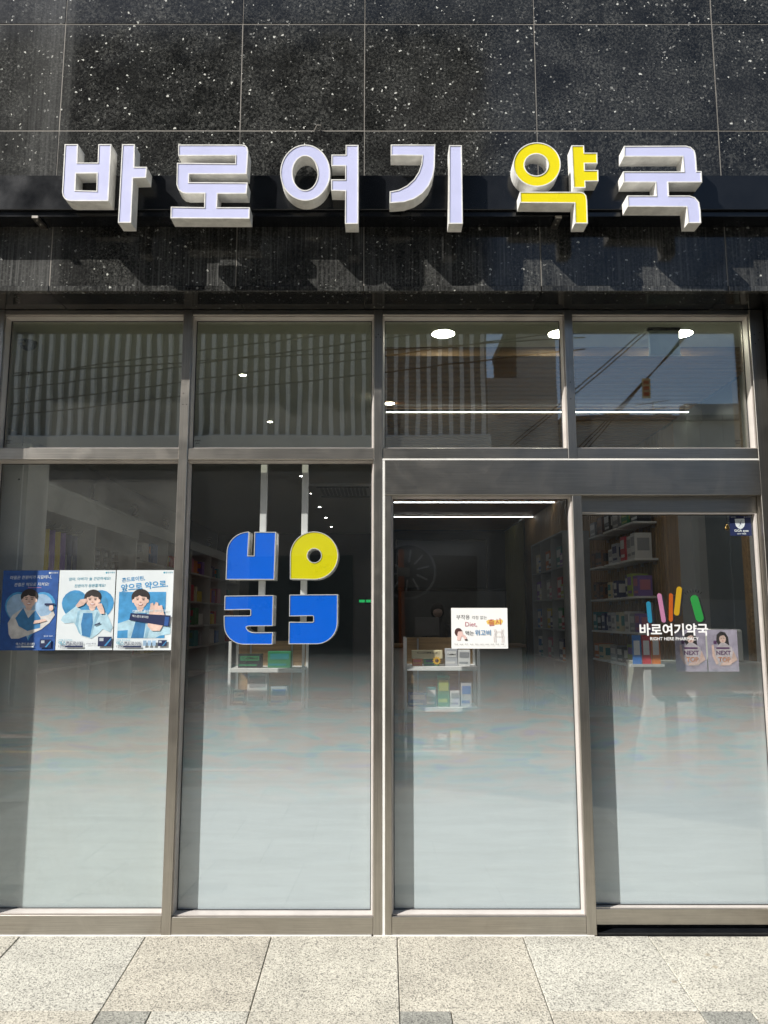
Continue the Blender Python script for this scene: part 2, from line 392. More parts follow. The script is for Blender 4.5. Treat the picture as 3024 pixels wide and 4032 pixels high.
# outlines of the sign letters (x, z in metres on the letter front)
TR = {'letters': [('바', [[[(-1.5552, 3.783), (-1.4902, 3.783), (-1.4879, 3.6867), (-1.3899, 3.6867), (-1.3912, 3.783), (-1.3274, 3.783), (-1.3279, 3.4867), (-1.5107, 3.4867), (-1.5287, 3.4911), (-1.5411, 3.5012), (-1.5495, 3.5151), (-1.5536, 3.5341)], [(-1.4908, 3.6293), (-1.3912, 3.6306), (-1.3884, 3.5404), (-1.4902, 3.5429)]], [[(-1.2755, 3.783), (-1.2135, 3.783), (-1.2106, 3.6644), (-1.1495, 3.6644), (-1.1512, 3.607), (-1.2139, 3.6051), (-1.2138, 3.3756), (-1.2766, 3.3756)]]]), ('로', [[[(-1.0023, 3.7811), (-0.6922, 3.7811), (-0.6742, 3.7766), (-0.6644, 3.765), (-0.6603, 3.7444), (-0.6646, 3.6261), (-0.9433, 3.6261), (-0.943, 3.5848), (-0.6594, 3.5829), (-0.6627, 3.5246), (-0.8027, 3.5246), (-0.8036, 3.4552), (-0.6457, 3.4552), (-0.6461, 3.3969), (-1.0254, 3.3987), (-1.0259, 3.4584), (-0.8655, 3.4552), (-0.866, 3.5258), (-0.9546, 3.5258), (-0.9755, 3.5309), (-0.9938, 3.5467), (-1.003, 3.5721), (-1.0047, 3.6854), (-0.7224, 3.6823), (-0.7222, 3.722), (-1.0001, 3.722)]]]), ('여', [[[(-0.2601, 3.6341), (-0.2611, 3.6133), (-0.2646, 3.593), (-0.2705, 3.5735), (-0.2786, 3.5553), (-0.2888, 3.5387), (-0.3008, 3.5241), (-0.3145, 3.5117), (-0.3295, 3.5018), (-0.3456, 3.4945), (-0.3624, 3.4901), (-0.3795, 3.4887), (-0.3967, 3.4901), (-0.4136, 3.4945), (-0.4299, 3.5018), (-0.4452, 3.5117), (-0.4592, 3.5241), (-0.4717, 3.5387), (-0.4823, 3.5553), (-0.4909, 3.5735), (-0.4973, 3.593), (-0.5014, 3.6133), (-0.503, 3.6341), (-0.5021, 3.655), (-0.4988, 3.6754), (-0.4931, 3.695), (-0.4851, 3.7134), (-0.475, 3.7302), (-0.4629, 3.7451), (-0.4492, 3.7577), (-0.4341, 3.7678), (-0.4179, 3.7752), (-0.4009, 3.7797), (-0.3836, 3.7812), (-0.3662, 3.7797), (-0.3491, 3.7752), (-0.3327, 3.7678), (-0.3173, 3.7577), (-0.3032, 3.7451), (-0.2908, 3.7302), (-0.2802, 3.7134), (-0.2717, 3.695), (-0.2654, 3.6754), (-0.2615, 3.655)], [(-0.3215, 3.632), (-0.3219, 3.6193), (-0.3236, 3.607), (-0.3265, 3.5951), (-0.3305, 3.584), (-0.3356, 3.5739), (-0.3416, 3.565), (-0.3484, 3.5574), (-0.3559, 3.5514), (-0.3639, 3.547), (-0.3723, 3.5443), (-0.381, 3.5434), (-0.3896, 3.5443), (-0.3981, 3.547), (-0.4062, 3.5514), (-0.4139, 3.5574), (-0.4209, 3.565), (-0.4272, 3.5739), (-0.4325, 3.584), (-0.4368, 3.5951), (-0.44, 3.607), (-0.4421, 3.6193), (-0.4429, 3.632), (-0.4425, 3.6446), (-0.4408, 3.657), (-0.438, 3.669), (-0.434, 3.6801), (-0.429, 3.6903), (-0.423, 3.6993), (-0.4161, 3.707), (-0.4086, 3.7131), (-0.4005, 3.7175), (-0.3921, 3.7202), (-0.3834, 3.7212), (-0.3747, 3.7202), (-0.3662, 3.7175), (-0.358, 3.7131), (-0.3503, 3.707), (-0.3433, 3.6993), (-0.337, 3.6903), (-0.3317, 3.6801), (-0.3274, 3.669), (-0.3242, 3.657), (-0.3222, 3.6446)]], [[(-0.187, 3.779), (-0.124, 3.779), (-0.1234, 3.37), (-0.1875, 3.37), (-0.1874, 3.5384), (-0.2552, 3.5405), (-0.2558, 3.5991), (-0.1878, 3.5991), (-0.1883, 3.6686), (-0.2551, 3.6686), (-0.2556, 3.7284), (-0.1867, 3.7284)]]]), ('기', [[[(0.033, 3.7812), (0.2497, 3.7812), (0.246, 3.6636), (0.2376, 3.6169), (0.2171, 3.5669), (0.1869, 3.5277), (0.1469, 3.4993), (0.097, 3.4816), (0.0273, 3.4766), (0.0274, 3.5363), (0.0706, 3.5455), (0.1106, 3.5669), (0.1441, 3.5991), (0.1677, 3.6384), (0.1813, 3.6815), (0.1849, 3.7226), (0.0329, 3.724)]], [[(0.3168, 3.7775), (0.3791, 3.7775), (0.3782, 3.3707), (0.3101, 3.3707)]]]), ('약', [[[(0.8577, 3.6765), (0.856, 3.66), (0.852, 3.6439), (0.8458, 3.6285), (0.8374, 3.614), (0.8272, 3.6009), (0.8152, 3.5893), (0.8018, 3.5794), (0.7871, 3.5716), (0.7715, 3.5659), (0.7554, 3.5624), (0.739, 3.5612), (0.7226, 3.5624), (0.7067, 3.5659), (0.6914, 3.5716), (0.6772, 3.5794), (0.6643, 3.5893), (0.6529, 3.6009), (0.6434, 3.614), (0.6358, 3.6285), (0.6304, 3.6439), (0.6273, 3.66), (0.6265, 3.6765), (0.628, 3.693), (0.6319, 3.7092), (0.638, 3.7247), (0.6463, 3.7392), (0.6565, 3.7525), (0.6685, 3.7643), (0.682, 3.7742), (0.6967, 3.7822), (0.7124, 3.788), (0.7287, 3.7916), (0.7452, 3.7928), (0.7617, 3.7916), (0.7778, 3.788), (0.7932, 3.7822), (0.8075, 3.7742), (0.8204, 3.7643), (0.8318, 3.7525), (0.8413, 3.7392), (0.8487, 3.7247), (0.854, 3.7092), (0.857, 3.693)], [(0.7955, 3.6751), (0.7947, 3.6671), (0.7928, 3.6593), (0.7897, 3.6518), (0.7856, 3.6448), (0.7806, 3.6384), (0.7747, 3.6327), (0.7681, 3.628), (0.7609, 3.6241), (0.7532, 3.6214), (0.7453, 3.6197), (0.7372, 3.6191), (0.7292, 3.6197), (0.7213, 3.6214), (0.7138, 3.6241), (0.7068, 3.628), (0.7004, 3.6327), (0.6949, 3.6384), (0.6902, 3.6448), (0.6865, 3.6518), (0.6838, 3.6593), (0.6823, 3.6671), (0.6819, 3.6751), (0.6827, 3.683), (0.6846, 3.6909), (0.6876, 3.6984), (0.6917, 3.7054), (0.6967, 3.7118), (0.7026, 3.7175), (0.7092, 3.7223), (0.7164, 3.7262), (0.7241, 3.729), (0.7321, 3.7307), (0.7402, 3.7313), (0.7483, 3.7307), (0.7562, 3.729), (0.7637, 3.7262), (0.7707, 3.7223), (0.7771, 3.7175), (0.7827, 3.7118), (0.7874, 3.7054), (0.7911, 3.6984), (0.7937, 3.6909), (0.7952, 3.683)]], [[(0.9125, 3.7768), (0.9742, 3.7768), (0.9749, 3.7385), (1.0371, 3.7385), (1.0363, 3.6815), (0.9742, 3.6815), (0.9743, 3.6478), (1.0384, 3.6478), (1.0375, 3.5898), (0.9742, 3.5883), (0.9743, 3.5548), (0.9145, 3.5548)]], [[(0.6552, 3.5349), (0.949, 3.5349), (0.9655, 3.5292), (0.9762, 3.5135), (0.9788, 3.4922), (0.9778, 3.3721), (0.9156, 3.3721), (0.9171, 3.4759), (0.6551, 3.478)]]]), ('국', [[[(1.1686, 3.7739), (1.4705, 3.7754), (1.4936, 3.7681), (1.5113, 3.7486), (1.5158, 3.7212), (1.5168, 3.642), (1.5388, 3.642), (1.5382, 3.5833), (1.375, 3.5833), (1.3749, 3.5157), (1.4733, 3.5157), (1.4993, 3.5064), (1.5179, 3.4816), (1.5223, 3.4426), (1.5218, 3.3742), (1.459, 3.3742), (1.4555, 3.4568), (1.1738, 3.4582), (1.1729, 3.5157), (1.3125, 3.5157), (1.3124, 3.5833), (1.1585, 3.5833), (1.1583, 3.6406), (1.452, 3.6406), (1.4507, 3.7175), (1.1662, 3.7175)]]])], 'pendant': [('blue', [[(-0.8225, 1.8347), (-0.8219, 1.8492), (-0.8193, 1.8634), (-0.8147, 1.8771), (-0.8083, 1.8901), (-0.8, 1.9021), (-0.7901, 1.913), (-0.7787, 1.9226), (-0.7661, 1.9307), (-0.7524, 1.9371), (-0.7379, 1.9418), (-0.7227, 1.9447), (-0.7073, 1.9456), (-0.7107, 1.8199), (-0.6798, 1.8199), (-0.6796, 1.9443), (-0.5669, 1.9443), (-0.5705, 1.6939), (-0.8237, 1.6939)]]), ('yellow', [[(-0.4912, 1.8199), (-0.49, 1.8396), (-0.4857, 1.8589), (-0.4784, 1.8772), (-0.4683, 1.8941), (-0.4557, 1.9093), (-0.4408, 1.9222), (-0.4241, 1.9326), (-0.4059, 1.9402), (-0.3867, 1.9449), (-0.3669, 1.9465), (-0.3471, 1.9449), (-0.3278, 1.9402), (-0.3094, 1.9326), (-0.2924, 1.9222), (-0.2772, 1.9093), (-0.2642, 1.8941), (-0.2537, 1.8772), (-0.246, 1.8589), (-0.2412, 1.8396), (-0.2395, 1.8199), (-0.2409, 1.8002), (-0.2453, 1.781), (-0.2527, 1.7628), (-0.2629, 1.746), (-0.2755, 1.731), (-0.2904, 1.7182), (-0.307, 1.708), (-0.3251, 1.7005), (-0.3442, 1.6959), (-0.3638, 1.6944), (-0.4896, 1.6965)], [(-0.3289, 1.8199), (-0.3297, 1.8119), (-0.3323, 1.8044), (-0.3364, 1.7977), (-0.342, 1.792), (-0.3487, 1.7878), (-0.3562, 1.7852), (-0.3641, 1.7843), (-0.372, 1.7852), (-0.3795, 1.7878), (-0.3863, 1.792), (-0.392, 1.7977), (-0.3964, 1.8044), (-0.3991, 1.8119), (-0.4001, 1.8199), (-0.3993, 1.8278), (-0.3968, 1.8353), (-0.3926, 1.8421), (-0.3871, 1.8478), (-0.3804, 1.852), (-0.3729, 1.8547), (-0.3649, 1.8556), (-0.357, 1.8547), (-0.3494, 1.852), (-0.3426, 1.8478), (-0.3369, 1.8421), (-0.3326, 1.8353), (-0.3299, 1.8278)]]), ('blue', [[(-0.8269, 1.6113), (-0.5732, 1.6142), (-0.5743, 1.4552), (-0.6998, 1.4539), (-0.7093, 1.4502), (-0.7079, 1.4436), (-0.6985, 1.4324), (-0.6824, 1.425), (-0.6656, 1.4233), (-0.5724, 1.4242), (-0.5737, 1.3611), (-0.7205, 1.3611), (-0.734, 1.362), (-0.7473, 1.3645), (-0.7602, 1.3687), (-0.7724, 1.3745), (-0.7838, 1.3818), (-0.7942, 1.3904), (-0.8034, 1.4003), (-0.8112, 1.4112), (-0.8175, 1.4229), (-0.8222, 1.4354), (-0.8252, 1.4483), (-0.8264, 1.4614), (-0.8282, 1.5091), (-0.6949, 1.5099), (-0.6907, 1.5133), (-0.6913, 1.5361), (-0.6956, 1.5391), (-0.8264, 1.537)]]), ('blue', [[(-0.4912, 1.6167), (-0.2395, 1.6184), (-0.2396, 1.4738), (-0.2405, 1.4593), (-0.2432, 1.4451), (-0.2477, 1.4314), (-0.254, 1.4184), (-0.262, 1.4064), (-0.2714, 1.3955), (-0.2822, 1.386), (-0.2941, 1.3779), (-0.3071, 1.3716), (-0.3207, 1.3669), (-0.3349, 1.3641), (-0.3493, 1.3632), (-0.4911, 1.3632), (-0.491, 1.4771), (-0.3695, 1.4767), (-0.3653, 1.4801), (-0.3656, 1.5037), (-0.3699, 1.507), (-0.4906, 1.505)]])]}
# ================================================================ the setting
def struct(o): o['kind'] = 'structure'; return o
SLOPE = 0.09
def gz(y): return SLOPE * max(y, -1.6)
# pavement: bedding sheet that slopes to the street, with every slab laid on it
pav = struct(mobj('pavement', [(-30, 0.0, -0.008), (30, 0.0, -0.008), (30, -1.6, gz(-1.6) - 0.008), (-30, -1.6, gz(-1.6) - 0.008), (30, -4.6, gz(-2) - 0.008), (-30, -4.6, gz(-2) - 0.008),
    (30, 0.2, -0.010), (-30, 0.2, -0.010)], [(0, 3, 2, 1), (3, 5, 4, 2), (0, 1, 6, 7)], GROUT))
def slab(x0, x1, y0, y1, m):
    g = 0.0015; x0 += g; x1 -= g; y0 += g; y1 -= g; c = 0.003
    dz = random.uniform(-0.0012, 0.0012)
    vs = []
    for (a, b2, yy0, yy1, h) in ((x0, x1, y0, y1, -0.03), (x0, x1, y0, y1, -c), (x0 + c, x1 - c, y0 + c, y1 - c, 0.0)):
        for (x, y) in ((a, yy0), (b2, yy0), (b2, yy1), (a, yy1)): vs.append((x, y, gz(y) + h + dz))
    fs = [(8, 9, 10, 11)]
    for r in (0, 4):
        for q in range(4): fs.append((r + q, r + (q + 1) % 4, r + 4 + (q + 1) % 4, r + 4 + q))
    return mobj('paving_slab', vs, fs, m, pav)
JX = [0.063 + 0.597 * k for k in range(-6, 7)]
for k in range(len(JX) - 1): slab(JX[k], JX[k + 1], -0.592, -0.004, PAVE)
for k in range(len(JX) - 1):
    if k % 2 == 0:
        slab(JX[k], JX[k] + 0.205, -0.80, -0.592, PAVE_D); slab(JX[k] + 0.205, JX[k + 1], -0.80, -0.592, PAVE)
    else: slab(JX[k], JX[k + 1], -0.80, -0.592, PAVE)
for r in range(5):
    for k in range(len(JX) - 1): slab(JX[k] + (0.3 if r % 2 else 0), JX[k + 1] + (0.3 if r % 2 else 0), -0.80 - 0.597 * (r + 1), -0.80 - 0.597 * r, PAVE)
kerb = struct(box('kerb', -30, 30, -4.75, -4.6, -0.35, gz(-2), paint('kerb_granite', (0.34, 0.33, 0.31), 0.85, 0.3, scale=40)))
ASPH = paint('grey_asphalt', (0.055, 0.055, 0.056), 0.9, 0.35, scale=60, bmp=0.3)
road = struct(mobj('road', [(-120, -4.75, -0.27), (120, -4.75, -0.27), (120, -7.0, -0.27), (-120, -7.0, -0.27)], [(0, 3, 2, 1)], ASPH))
mk = mobj('road_marking', [(-30, -4.98, -0.266), (30, -4.98, -0.266), (30, -5.1, -0.266), (-30, -5.1, -0.266)], [(0, 3, 2, 1)], paint('road_paint_white', (0.75, 0.75, 0.72), 0.8, 0.2), road)
mk = mobj('road_marking', [(-30, -6.5, -0.266), (30, -6.5, -0.266), (30, -6.62, -0.266), (-30, -6.62, -0.266)], [(0, 3, 2, 1)], paint('road_paint_yellow', (0.70, 0.48, 0.06), 0.8, 0.2), road)
far_pav = struct(box('opposite_pavement', -30, 30, -8.5, -7.0, -0.4, -0.15, paint('opposite_paving', (0.36, 0.27, 0.235), 0.9, 0.25, scale=12)))
ground = struct(mobj('ground', [(-250, -260, -0.42), (250, -260, -0.42), (250, 250, -0.42), (-250, 250, -0.42)], [(0, 1, 2, 3)], paint('far_ground', (0.12, 0.115, 0.10), 0.95, 0.3, scale=2)))

# ---------------------------------------------------------------- the pharmacy building
bld = thing('pharmacy_building', 'black granite clad building front with the pharmacy shopfront at street level', 'building', base=(0, 0.3, 0))
CAULK = paint('grey_joint_caulk', (0.27, 0.25, 0.22), 0.8, 0.2)
box('wall_core', -7.0, 7.0, -0.1985, 0.30, 3.135, 8.5, CAULK, bld)
VX = [-4.9, -3.98, -3.30, -2.41, -1.68, -0.745, -0.102, 0.79, 1.727, 2.37, 3.26, 4.0, 4.9]
HZ = [3.148, 3.560, 3.991, 4.600, 5.21, 5.82, 6.43, 7.04, 7.65]
for r in range(len(HZ) - 1):
    for k in range(len(VX) - 1):
        o = box('granite_panel', VX[k] + 0.0022, VX[k + 1] - 0.0022, -0.230 + random.uniform(-0.0008, 0.0008), -0.199, HZ[r] + (0.0025 if r else 0.0), HZ[r + 1] - 0.0025, GRANITE_S if r < 1 else GRANITE, bld, bevel=0.0012)
for x in VX[1:-1]: box('joint_line', x - 0.0023, x + 0.0023, -0.2285, -0.1988, 3.149, 7.65, CAULK, bld)
for z in HZ[1:-1]: box('joint_line', -4.9, 4.9, -0.2287, -0.1989, z - 0.0024, z + 0.0024, CAULK, bld)
tube('wire_clip', (-0.36, -0.2305, 3.992), (-0.345, -0.245, 4.012), 0.003, CAULK, bld, 6); tube('wire_clip', (-0.345, -0.245, 4.012), (-0.325, -0.245, 4.010), 0.003, CAULK, bld, 6); tube('wire_clip', (-0.325, -0.245, 4.010), (-0.33, -0.2305, 3.992), 0.003, CAULK, bld, 6)
# bottom lip and the soffit behind it
for k in range(len(VX) - 1):
    box('granite_lip', VX[k] + 0.002, VX[k + 1] - 0.002, -0.236, -0.20, 3.118, 3.1465, GRANITE_S, bld, bevel=0.002)
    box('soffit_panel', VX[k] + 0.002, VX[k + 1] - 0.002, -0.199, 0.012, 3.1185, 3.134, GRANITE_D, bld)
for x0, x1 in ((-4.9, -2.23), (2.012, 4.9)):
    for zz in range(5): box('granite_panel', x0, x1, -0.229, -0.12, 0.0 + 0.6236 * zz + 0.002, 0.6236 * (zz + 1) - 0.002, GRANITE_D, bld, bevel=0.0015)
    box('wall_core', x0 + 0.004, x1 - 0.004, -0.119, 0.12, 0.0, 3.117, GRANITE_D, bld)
box('reveal_panel', -2.228, -2.075, -0.02, 0.12, 0.0, 3.117, GRANITE, bld)
# interior shell
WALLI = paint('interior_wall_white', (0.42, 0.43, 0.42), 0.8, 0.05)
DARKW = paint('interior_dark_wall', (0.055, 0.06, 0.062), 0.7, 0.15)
struct(box('interior_floor', -3.3, 3.2, 0.11, 10.9, -0.15, -0.012, paint('grey_floor_tile', (0.27, 0.26, 0.24), 0.45, 0.1)))
struct(box('interior_ceiling', -3.3, 0.0, 0.101, 10.9, 3.10, 3.45, OFFW))
struct(box('interior_ceiling', 0.0015, 3.2, 0.101, 0.52, 3.10, 3.45, OFFW))
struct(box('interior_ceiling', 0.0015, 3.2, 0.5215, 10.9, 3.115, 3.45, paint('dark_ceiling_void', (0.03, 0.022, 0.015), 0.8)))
struct(box('interior_wall_left', -3.3, -3.2, 0.125, 10.9, -0.011, 3.099, WALLI))
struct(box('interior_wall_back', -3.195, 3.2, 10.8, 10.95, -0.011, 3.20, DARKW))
def rw(name, y0, y1, x0, m): return struct(box(name, x0, 3.1, y0, y1, -0.011, 3.20, m))
rw('interior_wall_right', 0.125, 0.92, 2.30, WALLI)
CLOSET = paint('grey_blue_closet_door', (0.13, 0.155, 0.17), 0.35, 0.1)
rw('interior_wall_right', 1.0, 1.80, 2.42, CLOSET)
rw('interior_wall_right', 1.805, 2.07, 2.30, WALLI)
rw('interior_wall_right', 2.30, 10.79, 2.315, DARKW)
wl = thing('wooden_door_casing', 'oak board edging the grey closet recess on the right wall inside', 'casing', base=(2.3, 0.96, 0))
box('casing_board', 2.285, 2.5, 0.922, 0.998, 0.0, 3.03, WOOD_P, wl, bevel=0.003)
wl = thing('wood_wall_panel', 'plain oak wall panel between the white pillar and the slatted wall', 'wall panel', base=(2.3, 2.18, 0))
box('panel_board', 2.298, 2.5, 2.072, 2.298, 0.0, 3.03, WOOD_L, wl, bevel=0.002)
cl = thing('closet_door', 'grey blue closet doors in the recess of the right wall', 'door', base=(2.4, 1.4, 0))
for y0, y1 in ((1.005, 1.40), (1.405, 1.795)): box('door_leaf', 2.395, 2.418, y0, y1, 0.0, 2.95, CLOSET, cl, bevel=0.003)
tube('door_handle', (2.385, 1.38, 1.0), (2.385, 1.38, 1.25), 0.008, STEEL_V, cl)
# slatted walnut ceiling
sc_ = thing('slatted_wood_ceiling', 'walnut slatted ceiling with light strips behind the upper right windows', 'ceiling', base=(1.15, 5, 3.03))
box('fascia_board', 0.002, 2.62, 0.521, 0.545, 3.045, 3.099, wood('pale_walnut_fascia', (0.36, 0.21, 0.09), 'X'), sc_, bevel=0.002)
first = None
for k in range(92):
    y = 0.575 + 0.1 * k
    if first is None: first = box('ceiling_slat', 0.002, 2.298, 0, 0.062, 3.048, 3.082, WOOD_C, sc_, bevel=0.003); o = first
    else: o = first.copy(); link(o, sc_)
    o.location = (0, y, 0)
# slatted oak wall on the right
sw = thing('slatted_wood_wall', 'vertical oak slat wall carrying white product shelves on the right', 'wall', base=(2.29, 5.5, 0))
first = None
for k in range(80):
    y = 2.315 + 0.078 * k
    if first is None: first = box('wall_slat', 2.288, 2.313, 0, 0.040, 0.0, 3.04, WOOD_L, sw, bevel=0.003); o = first
    else: o = first.copy(); link(o, sw)
    o.location = (0, y, 0)

# ---------------------------------------------------------------- shopfront frame with its panes
sf = thing('shopfront_frame', 'brushed steel shopfront frame with eight glazed bays and a frosted lower band', 'shopfront', base=(0, 0.05, 0))
def rail(name, x0, x1, z0, z1, y0=0.0, y1=0.10, m=None): return box(name, x0, x1, y0, y1, z0, z1, m or STEEL_H, sf, bevel=0.0018)
def post(name, x0, x1, z0, z1, y0=-0.004, y1=0.102): return box(name, x0, x1, y0, y1, z0, z1, STEEL_V, sf, bevel=0.0018)
post('mullion', -2.075, -2.012, 0.0, 3.117)
post('mullion', -1.062, -1.016, 0.0, 3.117)
post('mullion', -0.052, -0.0085, 0.0, 3.117)
post('mullion', 0.953, 0.997, 2.312, 3.117)
post('mullion', 0.966, 1.014, 0.0, 2.1205)
post('jamb', 1.935, 2.008, 0.0, 3.117)
post('door_stile', 0.0045, 0.036, 0.0, 2.1205)
for x0, x1 in ((-2.0115, -1.0625), (-1.0155, -0.0525), (-0.008, 0.9525), (0.9975, 1.9345)):
    rail('head_rail', x0, x1, 3.088, 3.1165)
    rail('transom', x0, x1, 2.308 if x1 < 0 else 2.3125, 2.368)
rail('sill', -2.0115, -1.0625, 0.003, 0.09); rail('sill', -1.0155, -0.0525, 0.003, 0.082)
rail('sill', 0.0365, 0.9655, 0.003, 0.085)
rail('door_header', 0.0045, 1.9345, 2.121, 2.304, -0.006, 0.12)
box('sealant_line', -0.0082, 0.0042, -0.002, 0.06, 0.003, 2.3043, SEAL, sf); box('sealant_line', -0.0082, 1.9345, -0.003, 0.06, 2.3045, 2.312, SEAL, sf)
for x0, x1 in ((-2.0, -0.06), (-0.05, 1.0)): box('sealant_line', x0, x1, -0.008, 0.05, -0.006, 0.0026, SEAL, sf)
def pane(x0, x1, z0, z1, gm, film=False, inset_=0.0115, parent=None, yb=0.014, yg=0.058, top=None):
    parent = parent or sf
    a = inset_
    g = box('glass_pane', x0 + 0.004, x1 - 0.004, yg, yg + 0.008, z0 + 0.004, z1 - 0.004, gm, parent)
    o = [(x0, z0), (x1, z0), (x1, z1), (x0, z1)]; i = [(x0 + a, z0 + a), (x1 - a, z0 + a), (x1 - a, z1 - a), (x0 + a, z1 - a)]
    # stepped aluminium bead: flat lip, slope, then a short return to the glass
    rings = [[(x, yb, z) for x, z in o], [(x0 + 0.005, yb, z0 + 0.005), (x1 - 0.005, yb, z0 + 0.005), (x1 - 0.005, yb, z1 - 0.005), (x0 + 0.005, yb, z1 - 0.005)],
             [(x, yg - 0.016, z) for x, z in i], [(x, yg - 0.003, z) for x, z in i]]
    vs = [v for r in rings for v in r]; fs = []
    for r in range(3):
        for q in range(4): fs.append((r * 4 + q, r * 4 + (q + 1) % 4, r * 4 + 4 + (q + 1) % 4, r * 4 + 4 + q))
    mobj('glazing_bead', vs, fs, BEAD, g)
    b = a + 0.004
    r2 = [[(x, yg - 0.003, z) for x, z in i], [(x0 + b, yg - 0.001, z0 + b), (x1 - b, yg - 0.001, z0 + b), (x1 - b, yg - 0.001, z1 - b), (x0 + b, yg - 0.001, z1 - b)]]
    mobj('gasket', [v for r in r2 for v in r], [(q, (q + 1) % 4, 4 + (q + 1) % 4, 4 + q) for q in range(4)], GASKET, g)
    if film:
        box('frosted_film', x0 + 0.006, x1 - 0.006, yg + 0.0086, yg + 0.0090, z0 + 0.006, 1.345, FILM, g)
    return g
pane(-2.012, -1.062, 2.368, 3.088, GLASS_U)
pane(-1.016, -0.052, 2.368, 3.088, GLASS_U)
pane(-0.0085, 0.953, 2.368, 3.088, GLASS_U)
pane(0.997, 1.935, 2.368, 3.088, GLASS_U)
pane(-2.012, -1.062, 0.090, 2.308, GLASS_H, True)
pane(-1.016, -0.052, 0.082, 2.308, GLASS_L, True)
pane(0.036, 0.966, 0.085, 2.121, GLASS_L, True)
for x, z in ((-1.048, 2.60), (-1.048, 2.66), (-1.030, 2.60), (-0.03, 2.98), (-0.042, 2.965), (-0.018, 2.965), (0.975, 2.72), (0.975, 2.63), (1.955, 2.98), (1.985, 2.99), (1.957, 2.93), (1.975, 2.95)):
    lathe('screw', [(0.0, -0.0012), (0.0028, -0.0008), (0.003, 0.002)], (x, -0.004, z), GASKET, sf, 8, 'Y', False)
# sliding door of the right bay
dr = thing('sliding_door', 'frosted glass sliding door set back in the right bay with white lettering', 'door', base=(1.45, 0.08, 0.03))
box('top_rail', 0.96, 1.931, 0.045, 0.098, 2.037, 2.128, STEEL_H, dr, bevel=0.002)
box('bottom_rail', 0.96, 1.931, 0.045, 0.098, 0.030, 0.104, STEEL_H, dr, bevel=0.002)
box('door_stile', 1.9265, 1.9312, 0.045, 0.098, 0.1045, 2.0365, STEEL_V, dr, bevel=0.003)
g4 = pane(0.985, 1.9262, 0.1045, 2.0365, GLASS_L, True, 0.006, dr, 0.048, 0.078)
tr_ = thing('door_track', 'black floor track under the sliding door', 'track', base=(1.45, 0.06, 0))
box('track_base', 1.0145, 1.9345, 0.004, 0.12, -0.004, 0.010, DARKMETAL, tr_)
box('track_guide', 1.0145, 1.9345, 0.060, 0.080, 0.0105, 0.026, DARKMETAL, tr_)
box('jamb_lining', 1.9315, 1.9348, 0.03, 0.1, 0.012, 2.12, STEEL_V, dr)

# ---------------------------------------------------------------- the big sign over the windows
sg = thing('shop_sign', 'channel letter pharmacy sign in lavender white and yellow on a black beam', 'sign', base=(0, -0.3, 3.3))
box('sign_beam', -2.10, 2.6, -0.350, -0.2308, 3.4895, 3.671, DARKMETAL, sg, bevel=0.002)
box('beam_channel', -2.09, 2.6, -0.335, -0.2309, 3.462, 3.4892, DARKMETAL, sg)
for x in (-1.72, 0.86):
    box('bracket', x - 0.016, x + 0.016, -0.345, -0.2310, 3.448, 3.4618, STEEL_V, sg, bevel=0.001)
    for dy in (-0.32, -0.28): lathe('bolt', [(0, -0.003), (0.004, -0.003), (0.004, 0.0)], (x, dy, 3.448), STEEL_V, sg, 8)
for ch, comps in TR['letters']:
    (cv, cf), (fv, ff) = channel(comps, -0.3505, -0.433, 0.0048, 0.0022)
    can = mobj('sign_letter', cv, cf, LETTER_SIDE, sg)
    bm = bmesh.new(); bm.from_mesh(can.data); bmesh.ops.recalc_face_normals(bm, faces=bm.faces); bm.to_mesh(can.data); bm.free()
    can['label'] = ('yellow' if ch == '약' else 'lavender') + ' channel letter with white sides'
    mobj('letter_face', fv, ff, ACR_YEL if ch == '약' else ACR_LAV, can)

cw = thing('hanging_wire', 'thin dark wire hanging inside the leftmost upper window', 'wire', base=(-1.91, 0.15, 2.4))
P_ = [(-1.937, 0.15, 2.825), (-1.942, 0.15, 2.75), (-1.936, 0.15, 2.68), (-1.944, 0.15, 2.60), (-1.940, 0.15, 2.50), (-1.944, 0.15, 2.412)]
for q in range(5): tube('wire_length', P_[q], P_[q + 1], 0.0026, BLACK, cw, 6)
# ---------------------------------------------------------------- the hanging blue and yellow sign inside
pd = thing('hanging_sign', 'blue and yellow letter sign hanging behind the second lower window', 'sign', base=(-0.53, 0.16, 1.38))
for k, (c, loops) in enumerate(TR['pendant']):
    (cv, cf), (fv, ff) = channel([loops], 0.152, 0.110, 0.0040, 0.002)
    can = mobj('sign_letter', cv, cf, LETTER_SIDE, pd)
    bm = bmesh.new(); bm.from_mesh(can.data); bmesh.ops.recalc_face_normals(bm, faces=bm.faces); bm.to_mesh(can.data); bm.free()
    can['label'] = ('blue', 'yellow round', 'blue', 'blue')[k] + ' letter panel with white edge'
    mobj('letter_face', fv, ff, ACR_YEL2 if c == 'yellow' else ACR_BLU, can)
    l = list(loops[0])
    (cv, cf), (fv, ff) = channel([loops], 0.232, 0.190, 0.004, 0.0)
    can2 = mobj('back_letter', cv + fv, cf + [tuple(i + len(cv) for i in t) for t in ff], LETTER_SIDE, pd)
for x0, x1 in ((-0.660, -0.627), (-0.439, -0.406)): box('hanger_bar', x0, x1, 0.158, 0.186, 1.42, 2.330, WHITE, pd, bevel=0.001)
box('hanger_rail', -0.95, -0.08, 0.15, 0.19, 2.331, 2.352, WHITE, pd, bevel=0.001)

